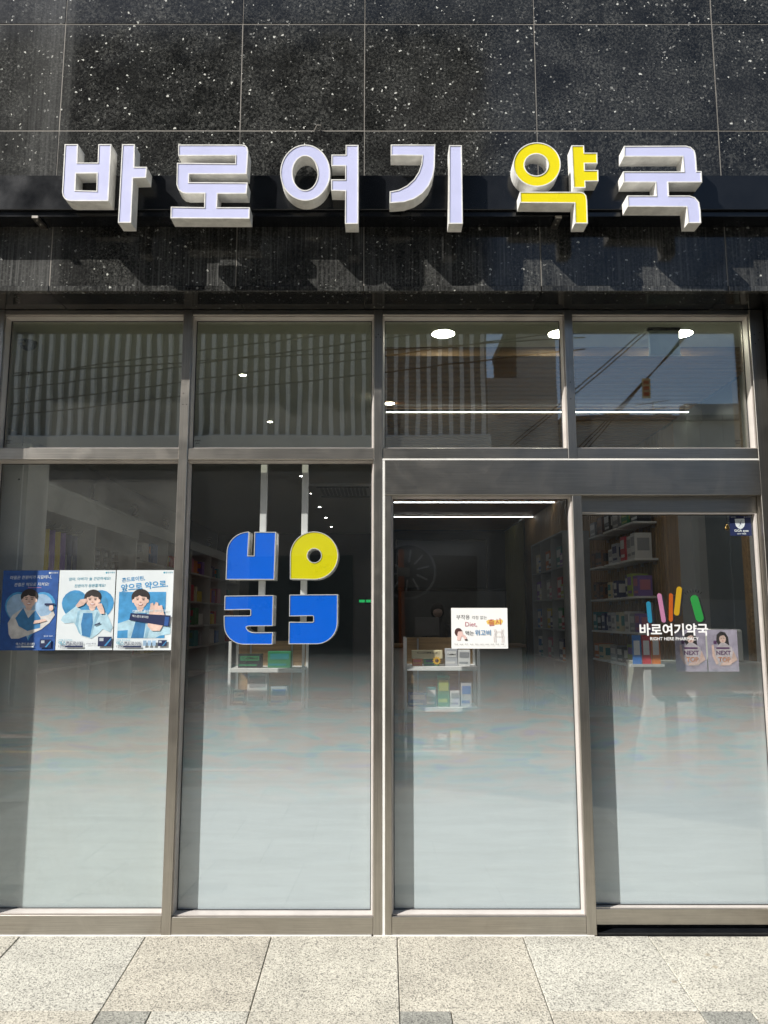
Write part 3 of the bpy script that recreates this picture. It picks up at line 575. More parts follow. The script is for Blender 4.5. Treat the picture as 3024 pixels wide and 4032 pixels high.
# ---------------------------------------------------------------- posters on the left window
def INK(name, c, r=0.6):
    soft = name in ('skin', 'hair', 'pale_suit', 'suit_fold', 'blue_sweater', 'cream_robe', 'pale_blue', 'sky_blue', 'mid_blue', 'deep_blue', 'pale_dress', 'lavender_paper')
    return paint('ink_' + name, c, r, 0.28 if soft else 0.03, 0.4, scale=22 if soft else 9, bmp=0)
SKIN = INK('skin', (0.72, 0.51, 0.43)); HAIR = INK('hair', (0.030, 0.024, 0.024)); SUIT = INK('pale_suit', (0.42, 0.62, 0.72)); SUIT_D = INK('suit_fold', (0.27, 0.47, 0.60))
SWEAT = INK('blue_sweater', (0.045, 0.20, 0.42)); DEEP = INK('deep_blue', (0.022, 0.085, 0.30)); SKYB = INK('sky_blue', (0.055, 0.28, 0.55)); PALEB = INK('pale_blue', (0.30, 0.45, 0.62))
PWHITE = INK('poster_white', (0.66, 0.71, 0.73)); NAVY = INK('navy', (0.012, 0.02, 0.075)); TEALT = INK('teal_lettering', (0.05, 0.30, 0.42)); CREAM = INK('cream_robe', (0.62, 0.60, 0.58)); LIP = INK('lip', (0.50, 0.16, 0.15)); TOOTH = INK('teeth', (0.8, 0.8, 0.78))
class Sheet:
    def __init__(s, name, label, cat, x0, x1, z0, z1, y, m, thick=0.0012):
        s.t = thing(name, label, cat, base=((x0 + x1) / 2, y, z0)); s.x0, s.w, s.z1, s.h, s.y = x0, x1 - x0, z1, z1 - z0, y; s.k = 0
        n = 10; vs = []; fs = []
        box('sheet', x0, x1, y, y + thick, z0, z1, m, s.t)
    def p(s, u, v): return (s.x0 + u * s.w, s.z1 - v * s.h)
    def lay(s): s.k += 1; return s.y - 0.00018 * s.k
    def poly(s, name, pts, m): y = s.lay(); return flat(name, [s.p(u, v) for u, v in pts], y, y + 0.00012, m, s.t)
    def oval(s, name, u, v, ru, rv, m, n=22, tilt=0):
        c, q = math.cos(tilt), math.sin(tilt); asp = s.w / s.h
        pts = []
        for i in range(n):
            a = 2 * math.pi * i / n; du, dv = ru * math.cos(a), rv * math.sin(a)
            pts.append((u + du * c - dv / asp * q, v + du * asp * q + dv * c))
        return s.poly(name, pts, m)
    def rect(s, name, u0, v0, u1, v1, m): return s.poly(name, [(u0, v0), (u1, v0), (u1, v1), (u0, v1)], m)
    def txt(s, body, u, v, size, m, fit=None, bold=0.0, rot=0.0, align='CENTER', shear=0.0):
        x, z = s.p(u, v); return text('lettering', body, x, z, s.lay(), size * s.h, m, s.t, bold, fit * s.w if fit else None, align, rot, shear=shear)
def heart(u, v, w, h, n=40):
    pts = []
    for i in range(n):
        a = 2 * math.pi * i / n; x = 16 * math.sin(a) ** 3; y = 13 * math.cos(a) - 5 * math.cos(2 * a) - 2 * math.cos(3 * a) - math.cos(4 * a)
        pts.append((u + x / 34 * w, v - (y + 2.5) / 29 * h))
    return pts
def face(s, u, v, k, tilt=0.0):
    # portrait head: ears, face, fringe of dark hair, brows, eyes, nose, smile
    s.oval('portrait_neck', u, v + 0.075 * k, 0.055 * k, 0.05 * k, SKIN)
    s.oval('portrait_hair', u, v - 0.030 * k, 0.140 * k, 0.088 * k, HAIR, tilt=tilt)
    for d in (-1, 1): s.oval('portrait_ear', u + d * 0.108 * k, v + 0.012 * k, 0.018 * k, 0.020 * k, SKIN)
    s.oval('portrait_face', u, v + 0.010 * k, 0.102 * k, 0.080 * k, SKIN, tilt=tilt)
    s.poly('portrait_fringe', [(u - 0.128 * k, v - 0.005 * k), (u - 0.125 * k, v - 0.062 * k), (u - 0.06 * k, v - 0.108 * k), (u + 0.06 * k, v - 0.108 * k), (u + 0.128 * k, v - 0.058 * k), (u + 0.125 * k, v - 0.002 * k), (u + 0.088 * k, v - 0.030 * k), (u + 0.02 * k, v - 0.036 * k), (u - 0.02 * k, v - 0.050 * k), (u - 0.05 * k, v - 0.034 * k), (u - 0.092 * k, v - 0.028 * k)], HAIR)
    for d in (-1, 1):
        s.rect('portrait_brow', u + d * 0.045 * k - 0.024 * k, v - 0.022 * k, u + d * 0.045 * k + 0.024 * k, v - 0.016 * k, HAIR)
        s.oval('portrait_eye', u + d * 0.045 * k, v - 0.002 * k, 0.019 * k, 0.0055 * k, HAIR, 10)
    s.oval('portrait_nose', u, v + 0.024 * k, 0.014 * k, 0.006 * k, INK('skin_shade', (0.48, 0.30, 0.24)), 10)
    s.oval('portrait_mouth', u, v + 0.048 * k, 0.036 * k, 0.011 * k, LIP, 14); s.oval('portrait_smile', u, v + 0.046 * k, 0.030 * k, 0.006 * k, TOOTH, 12)
def product(s, u, v, w, h):
    s.rect('product_print', u, v, u + w, v + h, NAVY); s.poly('product_print', [(u + w * 0.45, v + h * 0.95), (u + w * 0.95, v + h * 0.1), (u + w * 0.95, v + h * 0.3), (u + w * 0.6, v + h * 0.95)], SKYB)
    s.rect('product_print', u + w * 0.1, v + h * 0.12, u + w * 0.4, v + h * 0.45, INK('product_grey', (0.4, 0.45, 0.5)))
def footer(s, m1, m2, mt):
    s.txt('의약품 콘드로이틴', 0.05, 0.885, 0.022, mt, 0.24, 0.004, align='LEFT')
    s.txt('맥스', 0.05, 0.935, 0.048, m1, 0.13, 0.012, align='LEFT'); s.txt('콘드로이틴', 0.185, 0.935, 0.048, m2, 0.30, 0.012, align='LEFT')
    s.txt('1200', 0.05, 0.965, 0.030, m2, 0.12, 0.01, align='LEFT'); s.rect('label_bar', 0.18, 0.945, 0.49, 0.966, m2)
def ziplogo(s, m):
    s.oval('logo_dot', 0.835, 0.032, 0.017, 0.012, m, 14); s.txt('동아제약', 0.92, 0.040, 0.024, m, 0.13, 0.006)
YP = 0.0555
s1 = Sheet('wall_poster', 'deep blue poster with a man in robe inside a heart, leftmost on glass', 'poster', -1.955, -1.669, 1.334, 1.739, YP, DEEP)
ziplogo(s1, PWHITE)
s1.txt('마음은 찬원이가 지킬테니,', 0.50, 0.105, 0.055, PWHITE, 0.74, 0.004, 0.02, shear=0.15)
s1.txt('관절은 약으로 지켜요!', 0.52, 0.195, 0.055, PWHITE, 0.62, 0.004, 0.02, shear=0.15)
s1.rect('underline', 0.46, 0.215, 0.70, 0.220, INK('pink_line', (0.6, 0.25, 0.35)))
s1.poly('heart_print', heart(0.52, 0.58, 0.96, 0.62), SKYB); s1.poly('heart_print', heart(0.51, 0.58, 0.88, 0.57), PALEB)
s1.poly('robe_print', [(0.17, 0.80), (0.14, 0.66), (0.22, 0.56), (0.40, 0.47), (0.50, 0.50), (0.62, 0.50), (0.72, 0.58), (0.86, 0.56), (0.93, 0.50), (0.97, 0.56), (0.88, 0.66), (0.74, 0.74), (0.56, 0.80), (0.35, 0.855), (0.22, 0.855)], CREAM)
s1.poly('vest_print', [(0.27, 0.60), (0.40, 0.47), (0.50, 0.60), (0.62, 0.50), (0.72, 0.60), (0.72, 0.72), (0.50, 0.76), (0.34, 0.70)], SWEAT)
face(s1, 0.50, 0.365, 1.12)
s1.poly('hand_print', [(0.62, 0.63), (0.80, 0.61), (0.84, 0.63), (0.70, 0.66), (0.60, 0.67)], SKIN); s1.oval('hand_print', 0.90, 0.47, 0.04, 0.04, SKIN); s1.rect('pack_print', 0.78, 0.415, 0.96, 0.44, NAVY)
s1.txt('맥스콘드로이틴', 0.48, 0.935, 0.048, PWHITE, 0.33, 0.010); s1.txt('1200', 0.355, 0.966, 0.026, PWHITE, 0.08, 0.01); s1.rect('label_bar', 0.41, 0.945, 0.63, 0.962, PWHITE)
s1.txt('앞으로 약으로', 0.88, 0.83, 0.022, PWHITE, 0.16, 0.006); product(s1, 0.74, 0.865, 0.20, 0.10)
s2 = Sheet('wall_poster', 'white poster of a man touching his cheeks before a blue heart, middle one', 'poster', -1.6655, -1.3775, 1.336, 1.740, YP, PWHITE)
ziplogo(s2, TEALT)
s2.txt('엄마, 아버지! 늘 건강하세요!', 0.54, 0.125, 0.055, TEALT, 0.74, 0.004, 0.02, shear=0.15); s2.txt('찬원이가 응원할게요!', 0.55, 0.212, 0.055, TEALT, 0.55, 0.004, 0.02, shear=0.15)
s2.poly('heart_print', heart(0.53, 0.55, 0.98, 0.60), SKYB); s2.poly('heart_print', heart(0.49, 0.555, 0.86, 0.54), INK('mid_blue', (0.06, 0.27, 0.50)))
s2.poly('suit_print', [(0.42, 0.50), (0.33, 0.45), (0.10, 0.58), (0.07, 0.63), (0.14, 0.67), (0.30, 0.66), (0.36, 0.72), (0.44, 0.82), (0.62, 0.86), (0.74, 0.80), (0.82, 0.74), (0.95, 0.78), (0.99, 0.72), (0.93, 0.62), (0.86, 0.53), (0.80, 0.57), (0.72, 0.50)], SUIT)
s2.poly('suit_fold', [(0.36, 0.52), (0.40, 0.51), (0.38, 0.70), (0.44, 0.81), (0.40, 0.79), (0.33, 0.68)], SUIT_D); s2.poly('suit_fold', [(0.70, 0.52), (0.75, 0.56), (0.66, 0.72), (0.62, 0.84), (0.60, 0.80)], SUIT_D)
s2.poly('sweater_print', [(0.46, 0.54), (0.62, 0.54), (0.64, 0.66), (0.60, 0.845), (0.46, 0.82), (0.43, 0.68)], SWEAT)
face(s2, 0.615, 0.375, 1.10, -0.15)
s2.poly('hand_print', [(0.32, 0.45), (0.40, 0.37), (0.50, 0.36), (0.52, 0.39), (0.46, 0.44), (0.36, 0.47)], SKIN); s2.poly('hand_print', [(0.70, 0.42), (0.78, 0.42), (0.83, 0.50), (0.84, 0.55), (0.77, 0.55), (0.70, 0.47)], SKIN)
s2.poly('pocket_print', [(0.67, 0.685), (0.77, 0.655), (0.775, 0.672), (0.68, 0.70)], NAVY)
footer(s2, TEALT, NAVY, TEALT); s2.txt('앞으로 약으로', 0.63, 0.93, 0.022, NAVY, 0.17, 0.006); product(s2, 0.75, 0.835, 0.24, 0.12)
s3 = Sheet('wall_poster', 'white poster of a man reaching out a blue stick pack, nearest the mullion', 'poster', -1.3725, -1.0800, 1.335, 1.7404, YP, PWHITE)
ziplogo(s3, TEALT)
s3.txt('콘드로이틴,', 0.30, 0.135, 0.075, SKYB, 0.40, 0.022, 0.10); s3.txt('앞으로 약으로.', 0.50, 0.235, 0.090, SKYB, 0.82, 0.025, 0.10)
s3.rect('blue_panel', 0.06, 0.275, 0.88, 0.85, SKYB)
s3.poly('suit_print', [(0.36, 0.51), (0.26, 0.62), (0.06, 0.67), (0.06, 0.76), (0.24, 0.75), (0.24, 0.85), (0.72, 0.85), (0.80, 0.82), (0.98, 0.80), (0.98, 0.68), (0.84, 0.62), (0.60, 0.52)], SUIT)
s3.poly('sweater_print', [(0.40, 0.54), (0.56, 0.54), (0.52, 0.85), (0.30, 0.85)], SWEAT); s3.poly('suit_fold', [(0.60, 0.56), (0.66, 0.62), (0.58, 0.85), (0.53, 0.85)], SUIT_D)
face(s3, 0.44, 0.375, 1.16)
s3.poly('hand_print', [(0.62, 0.42), (0.66, 0.41), (0.68, 0.45), (0.71, 0.40), (0.75, 0.41), (0.76, 0.45), (0.82, 0.44), (0.84, 0.50), (0.90, 0.62), (0.80, 0.76), (0.66, 0.76), (0.58, 0.70), (0.60, 0.55)], SKIN)
s3.poly('pack_print', [(0.28, 0.54), (0.98, 0.57), (0.96, 0.71), (0.88, 0.70), (0.26, 0.625)], NAVY); s3.txt('맥스콘드로이틴', 0.45, 0.595, 0.040, PWHITE, 0.28, 0.012, -0.08); s3.poly('pack_stripe', [(0.88, 0.585), (0.95, 0.59), (0.94, 0.70), (0.87, 0.695)], DEEP)
s3.txt('간편하고, 흡수빠른 겔타입으로!!', 0.62, 0.525, 0.034, PWHITE, 0.62, 0.016, 0.02)
footer(s3, TEALT, NAVY, TEALT); product(s3, 0.78, 0.875, 0.15, 0.075)
for k in range(3): s3.rect('icon_print', 0.52 + 0.08 * k, 0.88, 0.58 + 0.08 * k, 0.945, PALEB)

# notice on the middle door pane
nt_ = Sheet('paper_notice', 'white diet notice sheet taped to the middle door glass', 'notice', 0.3425, 0.6290, 1.3430, 1.5475, YP, PAPER)
REDT = INK('dull_red', (0.42, 0.06, 0.06)); BLUT = INK('blue_lettering', (0.03, 0.20, 0.42)); BRN = INK('brown_hair', (0.075, 0.030, 0.028)); PINKT = INK('rose_lettering', (0.45, 0.14, 0.18))
nt_.txt('부작용', 0.21, 0.275, 0.165, BLACK, 0.24, 0.008); nt_.txt('걱정 없는', 0.50, 0.275, 0.12, BLACK, 0.27, 0.0)
nt_.poly('highlight_stroke', [(0.62, 0.33), (0.66, 0.29), (0.80, 0.30), (0.90, 0.28), (0.92, 0.33), (0.89, 0.40), (0.75, 0.42), (0.64, 0.40)], INK('amber_highlight', (0.75, 0.52, 0.12)))
nt_.txt('출시', 0.78, 0.42, 0.20, REDT, 0.22, 0.010, 0.12); nt_.txt('Diet,', 0.35, 0.455, 0.19, PINKT, 0.21, 0.004)
nt_.oval('portrait_hair', 0.125, 0.60, 0.068, 0.105, BRN); nt_.oval('portrait_face', 0.155, 0.64, 0.050, 0.085, INK('pale_skin', (0.72, 0.50, 0.46))); nt_.poly('portrait_neck', [(0.10, 0.68), (0.17, 0.70), (0.16, 0.80), (0.10, 0.80)], INK('pale_skin', (0.72, 0.50, 0.46))); nt_.poly('portrait_hair', [(0.07, 0.55), (0.14, 0.50), (0.20, 0.57), (0.12, 0.58), (0.10, 0.66), (0.08, 0.68)], BRN)
nt_.poly('hand_print', [(0.19, 0.68), (0.23, 0.66), (0.27, 0.73), (0.26, 0.80), (0.22, 0.76)], INK('pale_skin', (0.72, 0.50, 0.46))); nt_.rect('pack_print', 0.235, 0.77, 0.285, 0.80, BLACK)
nt_.txt('먹는', 0.32, 0.665, 0.14, BLACK, 0.15, 0.004); nt_.txt('위고비', 0.56, 0.665, 0.18, BLUT, 0.28, 0.008)
for d in (-1, 1):
    for wdt in (0.055, 0.085):
        pts = [(0.835 + d * wdt, 0.52), (0.835 + d * wdt * 0.78, 0.61), (0.835 + d * wdt * 1.05, 0.72), (0.835 + d * wdt * 0.95, 0.85)]
        nt_.poly('outline_print', pts + [(u + 0.006, v) for u, v in pts[::-1]], INK('taupe_line', (0.42, 0.32, 0.30)))
nt_.rect('outline_print', 0.79, 0.585, 0.88, 0.592, INK('taupe_line', (0.42, 0.32, 0.30))); nt_.rect('outline_print', 0.785, 0.695, 0.89, 0.702, INK('taupe_line', (0.42, 0.32, 0.30)))
for k in range(10): nt_.txt('먹는팜', 0.08 + 0.091 * k, 0.905, 0.045, BLACK, 0.060, 0.006)

# security sticker and lettering on the sliding door
YD = 0.0765
st = Sheet('security_sticker', 'navy security sticker with a white shield on the sliding door', 'sticker', 1.8000, 1.9120, 1.9200, 2.0250, YD - 0.0008, NAVY, 0.0006)
shield = [(0.25, 0.16), (0.70, 0.14), (0.71, 0.40), (0.66, 0.54), (0.58, 0.63), (0.48, 0.67), (0.38, 0.62), (0.29, 0.52), (0.26, 0.38)]
st.poly('shield_print', shield, PWHITE)
for a in range(6):
    t = R(60 * a + 15); c = (0.49 + 0.045 * math.cos(t), 0.38 + 0.045 * math.sin(t)); e = (0.49 + 0.19 * math.cos(t + 0.75), 0.38 + 0.19 * math.sin(t + 0.75)); w = 0.008
    st.poly('shutter_line', [c, (c[0] + w, c[1] + w), (e[0] + w, e[1] + w), e], NAVY)
st.oval('shield_dot', 0.49, 0.38, 0.032, 0.032, NAVY, 12)
st.txt('GiGA eyes', 0.52, 0.80, 0.16, PWHITE, 0.66, 0.02); st.txt('CCTV 작동중', 0.52, 0.93, 0.10, PWHITE, 0.42, 0.02); st.txt('보안 서비스', 0.18, 0.09, 0.05, PWHITE, 0.24, 0.01); st.txt('경찰 신고 연계', 0.80, 0.09, 0.05, PWHITE, 0.28, 0.01)
LETW = INK('cut_vinyl_white', (0.85, 0.85, 0.84))
dl = thing('door_lettering', 'white vinyl pharmacy name lettering on the sliding door glass', 'lettering', base=(1.48, YD, 1.38))
text('name_lettering', '바로여기약국', 1.4807, 1.4140, YD, 0.060, LETW, dl, 0.024, 0.350)
text('english_lettering', 'RIGHT HERE PHARMACY', 1.4813, 1.3842, YD, 0.0215, LETW, dl, 0.012, 0.2475)
bl = thing('door_bell', 'small brass bell hanging inside the sliding door near the sticker', 'bell', base=(1.807, 0.12, 1.93))
BRASS = paint('brass', (0.62, 0.42, 0.14), 0.25, 0.1, metal=1.0)
lathe('bell_body', [(0.0, 0.028), (0.006, 0.026), (0.010, 0.016), (0.013, 0.004), (0.017, 0.0), (0.015, 0.0)], (1.807, 0.125, 1.960), BRASS, bl, 16); tube('bell_cord', (1.807, 0.125, 1.987), (1.807, 0.125, 2.05), 0.0015, BLACK, bl, 6); lathe('clapper', [(0.0, -0.008), (0.004, -0.004), (0.0, 0.0)], (1.807, 0.125, 1.960), BRASS, bl, 8)
# five cut vinyl shapes above the lettering: plain capsule forms in the photographed colours
def capsule(x, z, w, h, tilt, n=10):
    r = w / 2; pts = []
    for i in range(n + 1): a = math.pi * i / n; pts.append((r * math.cos(a), h / 2 - r + r * math.sin(a)))
    for i in range(n + 1): a = math.pi + math.pi * i / n; pts.append((r * math.cos(a), -h / 2 + r + r * math.sin(a)))
    c, s_ = math.cos(tilt), math.sin(tilt)
    return [(x + a * c - b * s_, z + a * s_ + b * c) for a, b in pts]
for nm, x, z, w, h, tl, c in (('blue', 1.360, 1.526, 0.023, 0.110, 0.05, (0.012, 0.18, 0.30)), ('pink', 1.424, 1.548, 0.023, 0.150, 0.12, (0.42, 0.17, 0.30)), ('orange', 1.472, 1.550, 0.021, 0.145, -0.06, (0.40, 0.08, 0.007)), ('yellow', 1.510, 1.583, 0.028, 0.150, -0.16, (0.45, 0.27, 0.008)), ('green', 1.606, 1.545, 0.042, 0.140, 0.22, (0.02, 0.24, 0.045))):
    t = thing('window_decal', nm + ' capsule shaped vinyl decal above the door lettering', 'decal', 'coloured decals on the door', base=(x, YD, z - h / 2))
    flat('decal_shadow', capsule(x + 0.010, z - 0.006, w, h, tl), YD + 0.0002, YD + 0.0004, BLACK, t)
    flat('decal_front', capsule(x, z, w, h, tl), YD - 0.0004, YD - 0.0002, INK('decal_' + nm, c), t)
    if nm == 'green':
        for a in range(7):
            an = R(50 + 14 * a); c0 = (x - 0.014 + 0.052 * math.cos(an), z + 0.040 + 0.044 * math.sin(an)); dx, dz = math.cos(an) * 0.014, math.sin(an) * 0.014
            flat('decal_dash', [(c0[0] - 0.002, c0[1]), (c0[0] + 0.002, c0[1]), (c0[0] + dx + 0.002, c0[1] + dz), (c0[0] + dx - 0.002, c0[1] + dz)], YD - 0.0004, YD - 0.0002, BLACK, t)
# glass maker's stamps in pane corners
for x, z, lab in ((-1.975, 2.405, 'small grey glass stamp in the first upper pane corner'), (-0.98, 2.405, 'small grey glass stamp in the second upper pane corner'), (1.86, 2.405, 'small dark glass stamp in the rightmost upper pane corner')):
    t = thing('glass_stamp', lab, 'stamp', base=(x, 0.057, z)); text('stamp_print', 'SAFETY', x, z + 0.012, 0.0572, 0.012, BLACK, t, 0.01, 0.03); text('stamp_print', 'glass', x, z, 0.0572, 0.008, BLACK, t, 0.0, 0.02)

# ================================================================ inside the shop
LAMP = glow('warm_white_lamp', (1.0, 0.95, 0.86), 30.0); LAMP_BIG = glow('bright_downlight', (1.0, 0.98, 0.94), 48.0); STRIP = glow('led_strip', (0.96, 1.0, 1.0), 10.0)
def downlight(x, y, r, lab, m, z=3.10, grp=None):
    t = thing('ceiling_downlight', lab, 'downlight', grp, base=(x, y, z))
    lathe('trim_ring', [(r, 0.0), (r * 1.22, -0.004), (r * 1.28, -0.001), (r * 1.28, 0.0)], (x, y, z - 0.0008), WHITE, t, 24)
    lathe('diffuser', [(0.0, -0.003), (r * 0.7, -0.003), (r, -0.001)], (x, y, z - 0.0008), m, t, 24)
for x, w in ((0.337, 'large round downlight behind the third upper window'), (1.00, 'large round downlight half hidden by the third upper mullion'), (1.69, 'large round downlight behind the rightmost upper window')):
    downlight(x, 0.30, 0.064, w, LAMP_BIG, grp='large downlights by the window')
ORD = ['first', 'second', 'third', 'fourth', 'fifth', 'sixth', 'seventh', 'eighth', 'ninth', 'tenth', 'eleventh', 'twelfth']
for k in range(8): downlight(-0.94, 1.05 + 1.235 * k, 0.023, 'small recessed downlight, %s from the window in the long ceiling row' % ORD[k], LAMP, grp='row of small ceiling downlights')
for k, (x, y) in enumerate(((0.06, 1.55), (-0.06, 5.0), (-0.07, 5.9), (-0.09, 7.4))): downlight(x - 0.02 if x > 0 else x, y, 0.036, 'small downlight near the slatted ceiling edge, %s from the window' % ORD[k], LAMP, 3.10 if x < 0.03 else 3.047, grp='downlights at the slatted ceiling edge')
for k, (y, x1) in enumerate(((1.72, 2.29), (4.0, 2.29), (6.3, 2.29), (7.8, 2.29))):
    t = thing('linear_light', 'long white light strip under the slatted ceiling, %s from the window' % ORD[k], 'strip light', 'linear ceiling lights', base=(1.15, y, 3.02))
    box('housing', 0.012, x1, y - 0.007, y + 0.007, 3.030, 3.0475, DARKMETAL, t, bevel=0.001); box('diffuser', 0.016, x1 - 0.004, y - 0.005, y + 0.005, 3.0245, 3.0298, STRIP, t)
ac = thing('ceiling_air_conditioner', 'white ceiling cassette air conditioner above the hanging sign', 'air conditioner', base=(-0.5, 5.65, 3.06))
box('casing', -0.93, -0.07, 5.22, 6.08, 3.065, 3.099, WHITE, ac, bevel=0.006)
for k in range(12): box('grille_slat', -0.78 + 0.048 * k, -0.748 + 0.048 * k, 5.38, 5.92, 3.056, 3.0645, paint('grille_grey', (0.3, 0.3, 0.29), 0.5), ac)
for y0 in (5.25, 5.99): box('louvre', -0.82, -0.18, y0, y0 + 0.06, 3.054, 3.0645, GASKET, ac, bevel=0.003)
cc = thing('dome_camera', 'black dome security camera on a white base at the left window top', 'security camera', base=(-2.03, 0.33, 3.0))
lathe('camera_base', [(0.0, 0.0), (0.062, 0.0), (0.066, -0.02), (0.064, -0.035), (0.05, -0.036)], (-2.04, 0.33, 3.099), WHITE, cc, 24)
lathe('camera_dome', [(0.053, -0.036), (0.050, -0.055), (0.036, -0.075), (0.015, -0.085), (0.0, -0.086)], (-2.04, 0.33, 3.099), paint('smoked_dome', (0.01, 0.01, 0.012), 0.08, 0.05, bmp=0), cc, 24)
lathe('lens', [(0.0, -0.012), (0.010, -0.012), (0.010, 0.0)], (-2.035, 0.28, 3.035), STEEL_V, cc, 12, 'Y')
pl = thing('white_pillar', 'white boxed pillar just inside the far left window', 'pillar', base=(-2.3, 0.35, 0))
box('pillar_casing', -2.70, -1.955, 0.20, 0.52, 0.0, 2.44, WHITE, pl, bevel=0.004); box('corner_trim', -1.954, -1.93, 0.205, 0.235, 0.0, 2.44, WHITE, pl)
lathe('screw', [(0.0, -0.002), (0.005, -0.001), (0.005, 0.002)], (-1.975, 0.199, 2.24), GASKET, pl, 8, 'Y')
wp = thing('white_pilaster', 'white pilaster strip inside the right end of the window', 'pilaster', base=(2.2, 0.3, 0))
box('pilaster_casing', 2.085, 2.297, 0.14, 0.40, 0.0, 3.098, WHITE, wp, bevel=0.004)
es = thing('hanging_ceiling_sign', 'pale square sign plate hanging from the ceiling at the right window', 'sign', base=(1.55, 0.24, 2.95))
box('sign_plate', 1.475, 1.645, 0.205, 0.221, 2.945, 3.085, paint('pale_blue_plate', (0.72, 0.82, 0.85), 0.4), es, bevel=0.003); box('plate_rail', 1.47, 1.65, 0.20, 0.226, 3.0855, 3.0985, DARKMETAL, es)
box('plate_rim', 1.47, 1.65, 0.203, 0.223, 2.9395, 2.9448, WHITE, es)

# cartons --------------------------------------------------------
CART = {}
def cmat(c): return paint('carton_%d_%d_%d' % tuple(int(v * 255) for v in c), c, 0.45, 0.08, scale=8)
PAL = {'amber': (0.22, 0.09, 0.02), 'brown': (0.11, 0.05, 0.025), 'white': (0.66, 0.66, 0.64), 'red': (0.50, 0.03, 0.05), 'navy': (0.02, 0.03, 0.12), 'violet': (0.22, 0.12, 0.42), 'lime': (0.35, 0.45, 0.08), 'blue': (0.03, 0.16, 0.45), 'green': (0.04, 0.22, 0.09), 'teal': (0.03, 0.24, 0.25), 'orange': (0.60, 0.17, 0.02), 'pink': (0.60, 0.20, 0.28), 'cream': (0.62, 0.55, 0.36), 'grey': (0.30, 0.31, 0.32), 'black': (0.02, 0.02, 0.022), 'yellow': (0.60, 0.45, 0.03), 'silver': (0.45, 0.46, 0.48), 'magenta': (0.35, 0.01, 0.08)}
def carton(lab, col, x, y, z, w, d, h, band=None, face='-Y', word=None, rot=0.0, grp=None):
    # printed carton: body, tuck flap line, colour band and front panel; the printed side looks to -Y or -X
    t = thing('product_carton', lab, 'carton', grp, base=(x, y, z))
    bx = box('carton_body', x - w / 2, x + w / 2, y - d / 2, y + d / 2, z + 0.0005, z + h, cmat(PAL[col]), t, bevel=0.0015)
    bc = cmat(PAL[band or 'white'])
    if face == '-Y':
        box('print_panel', x - w * 0.40, x + w * 0.40, y - d / 2 - 0.0012, y - d / 2 - 0.0004, z + h * 0.52, z + h * 0.86, bc, t)
        box('print_band', x - w * 0.46, x + w * 0.30, y - d / 2 - 0.0012, y - d / 2 - 0.0004, z + h * 0.14, z + h * 0.26, bc, t)
        box('flap_line', x - w * 0.48, x + w * 0.48, y - 0.001, y + 0.001, z + h, z + h + 0.0008, bc, t)
        if word: text('print_lettering', word, x, z + h * 0.62, y - d / 2 - 0.0018, h * 0.2, BLACK, t, 0.01, w * 0.66)
    else:
        box('print_panel', x - w / 2 - 0.0012, x - w / 2 - 0.0004, y - d * 0.40, y + d * 0.40, z + h * 0.50, z + h * 0.86, bc, t)
        box('print_band', x - w / 2 - 0.0012, x - w / 2 - 0.0004, y - d * 0.46, y + d * 0.30, z + h * 0.14, z + h * 0.26, bc, t)
        box('front_panel', x - w * 0.36, x + w * 0.36, y - d / 2 - 0.0012, y - d / 2 - 0.0004, z + h * 0.30, z + h * 0.80, bc, t)
    return t

# white shelves on the slat wall with their cartons
SHZ = [2.30, 1.99, 1.675, 1.375, 1.10]; SHY = [(2.50, 2.92), (3.02, 3.40), (3.52, 3.92)]
rowname = ['top', 'second', 'third', 'fourth', 'lowest']; colname = ['nearest', 'middle', 'farthest']
stock = {(0, 0): ['black', 'green'], (0, 1): ['grey', 'black'], (0, 2): ['brown', 'grey'],
         (1, 0): ['white', 'white', 'red'], (1, 1): ['silver', 'white'], (1, 2): ['amber', 'amber', 'brown'],
         (2, 0): ['violet', 'lime', 'navy'], (2, 1): ['navy', 'white', 'cream'], (2, 2): ['amber', 'brown', 'amber'],
         (3, 0): ['violet', 'grey', 'white'], (3, 1): ['cream', 'white', 'silver'], (3, 2): ['navy', 'black', 'teal'],
         (4, 0): ['green', 'lime'], (4, 1): ['black', 'grey'], (4, 2): ['cream', 'orange']}
alt = {'white': 'grey', 'red': 'white', 'amber': 'black', 'brown': 'amber', 'violet': 'pink', 'lime': 'violet', 'navy': 'white', 'black': 'white', 'cream': 'teal', 'grey': 'white', 'silver': 'navy', 'green': 'lime', 'teal': 'white', 'orange': 'white'}
for r, z in enumerate(SHZ):
    for c, (y0, y1) in enumerate(SHY):
        t = thing('wall_shelf', 'white floating shelf, %s row and %s from the window on the slat wall' % (rowname[r], colname[c]), 'shelf', 'white shelves on the slat wall', base=(2.19, (y0 + y1) / 2, z))
        box('shelf_board', 2.088, 2.2865, y0, y1, z - 0.018, z, WHITE, t, bevel=0.0015)
        for yy in (y0 + 0.05, y1 - 0.05): box('shelf_bracket', 2.262, 2.2865, yy - 0.006, yy + 0.006, z - 0.05, z - 0.0185, STEEL_V, t)
        items = stock[(r, c)]; n = len(items); step = (y1 - y0 - 0.02) / n
        for k, col in enumerate(items):
            h = (0.20 if r in (1, 2) and c == 0 else 0.165) * random.uniform(0.82, 1.08); d = step * random.uniform(0.80, 0.95)
            carton('%s carton, %s on the %s slat wall shelf of the %s row' % (col, ORD[k], colname[c], rowname[r]), col, 2.175 + random.uniform(-0.015, 0.015), y0 + 0.01 + step * (k + 0.5), z + 0.0005, random.uniform(0.10, 0.145), d, h, alt[col], '-X', grp='cartons on the slat wall shelves')

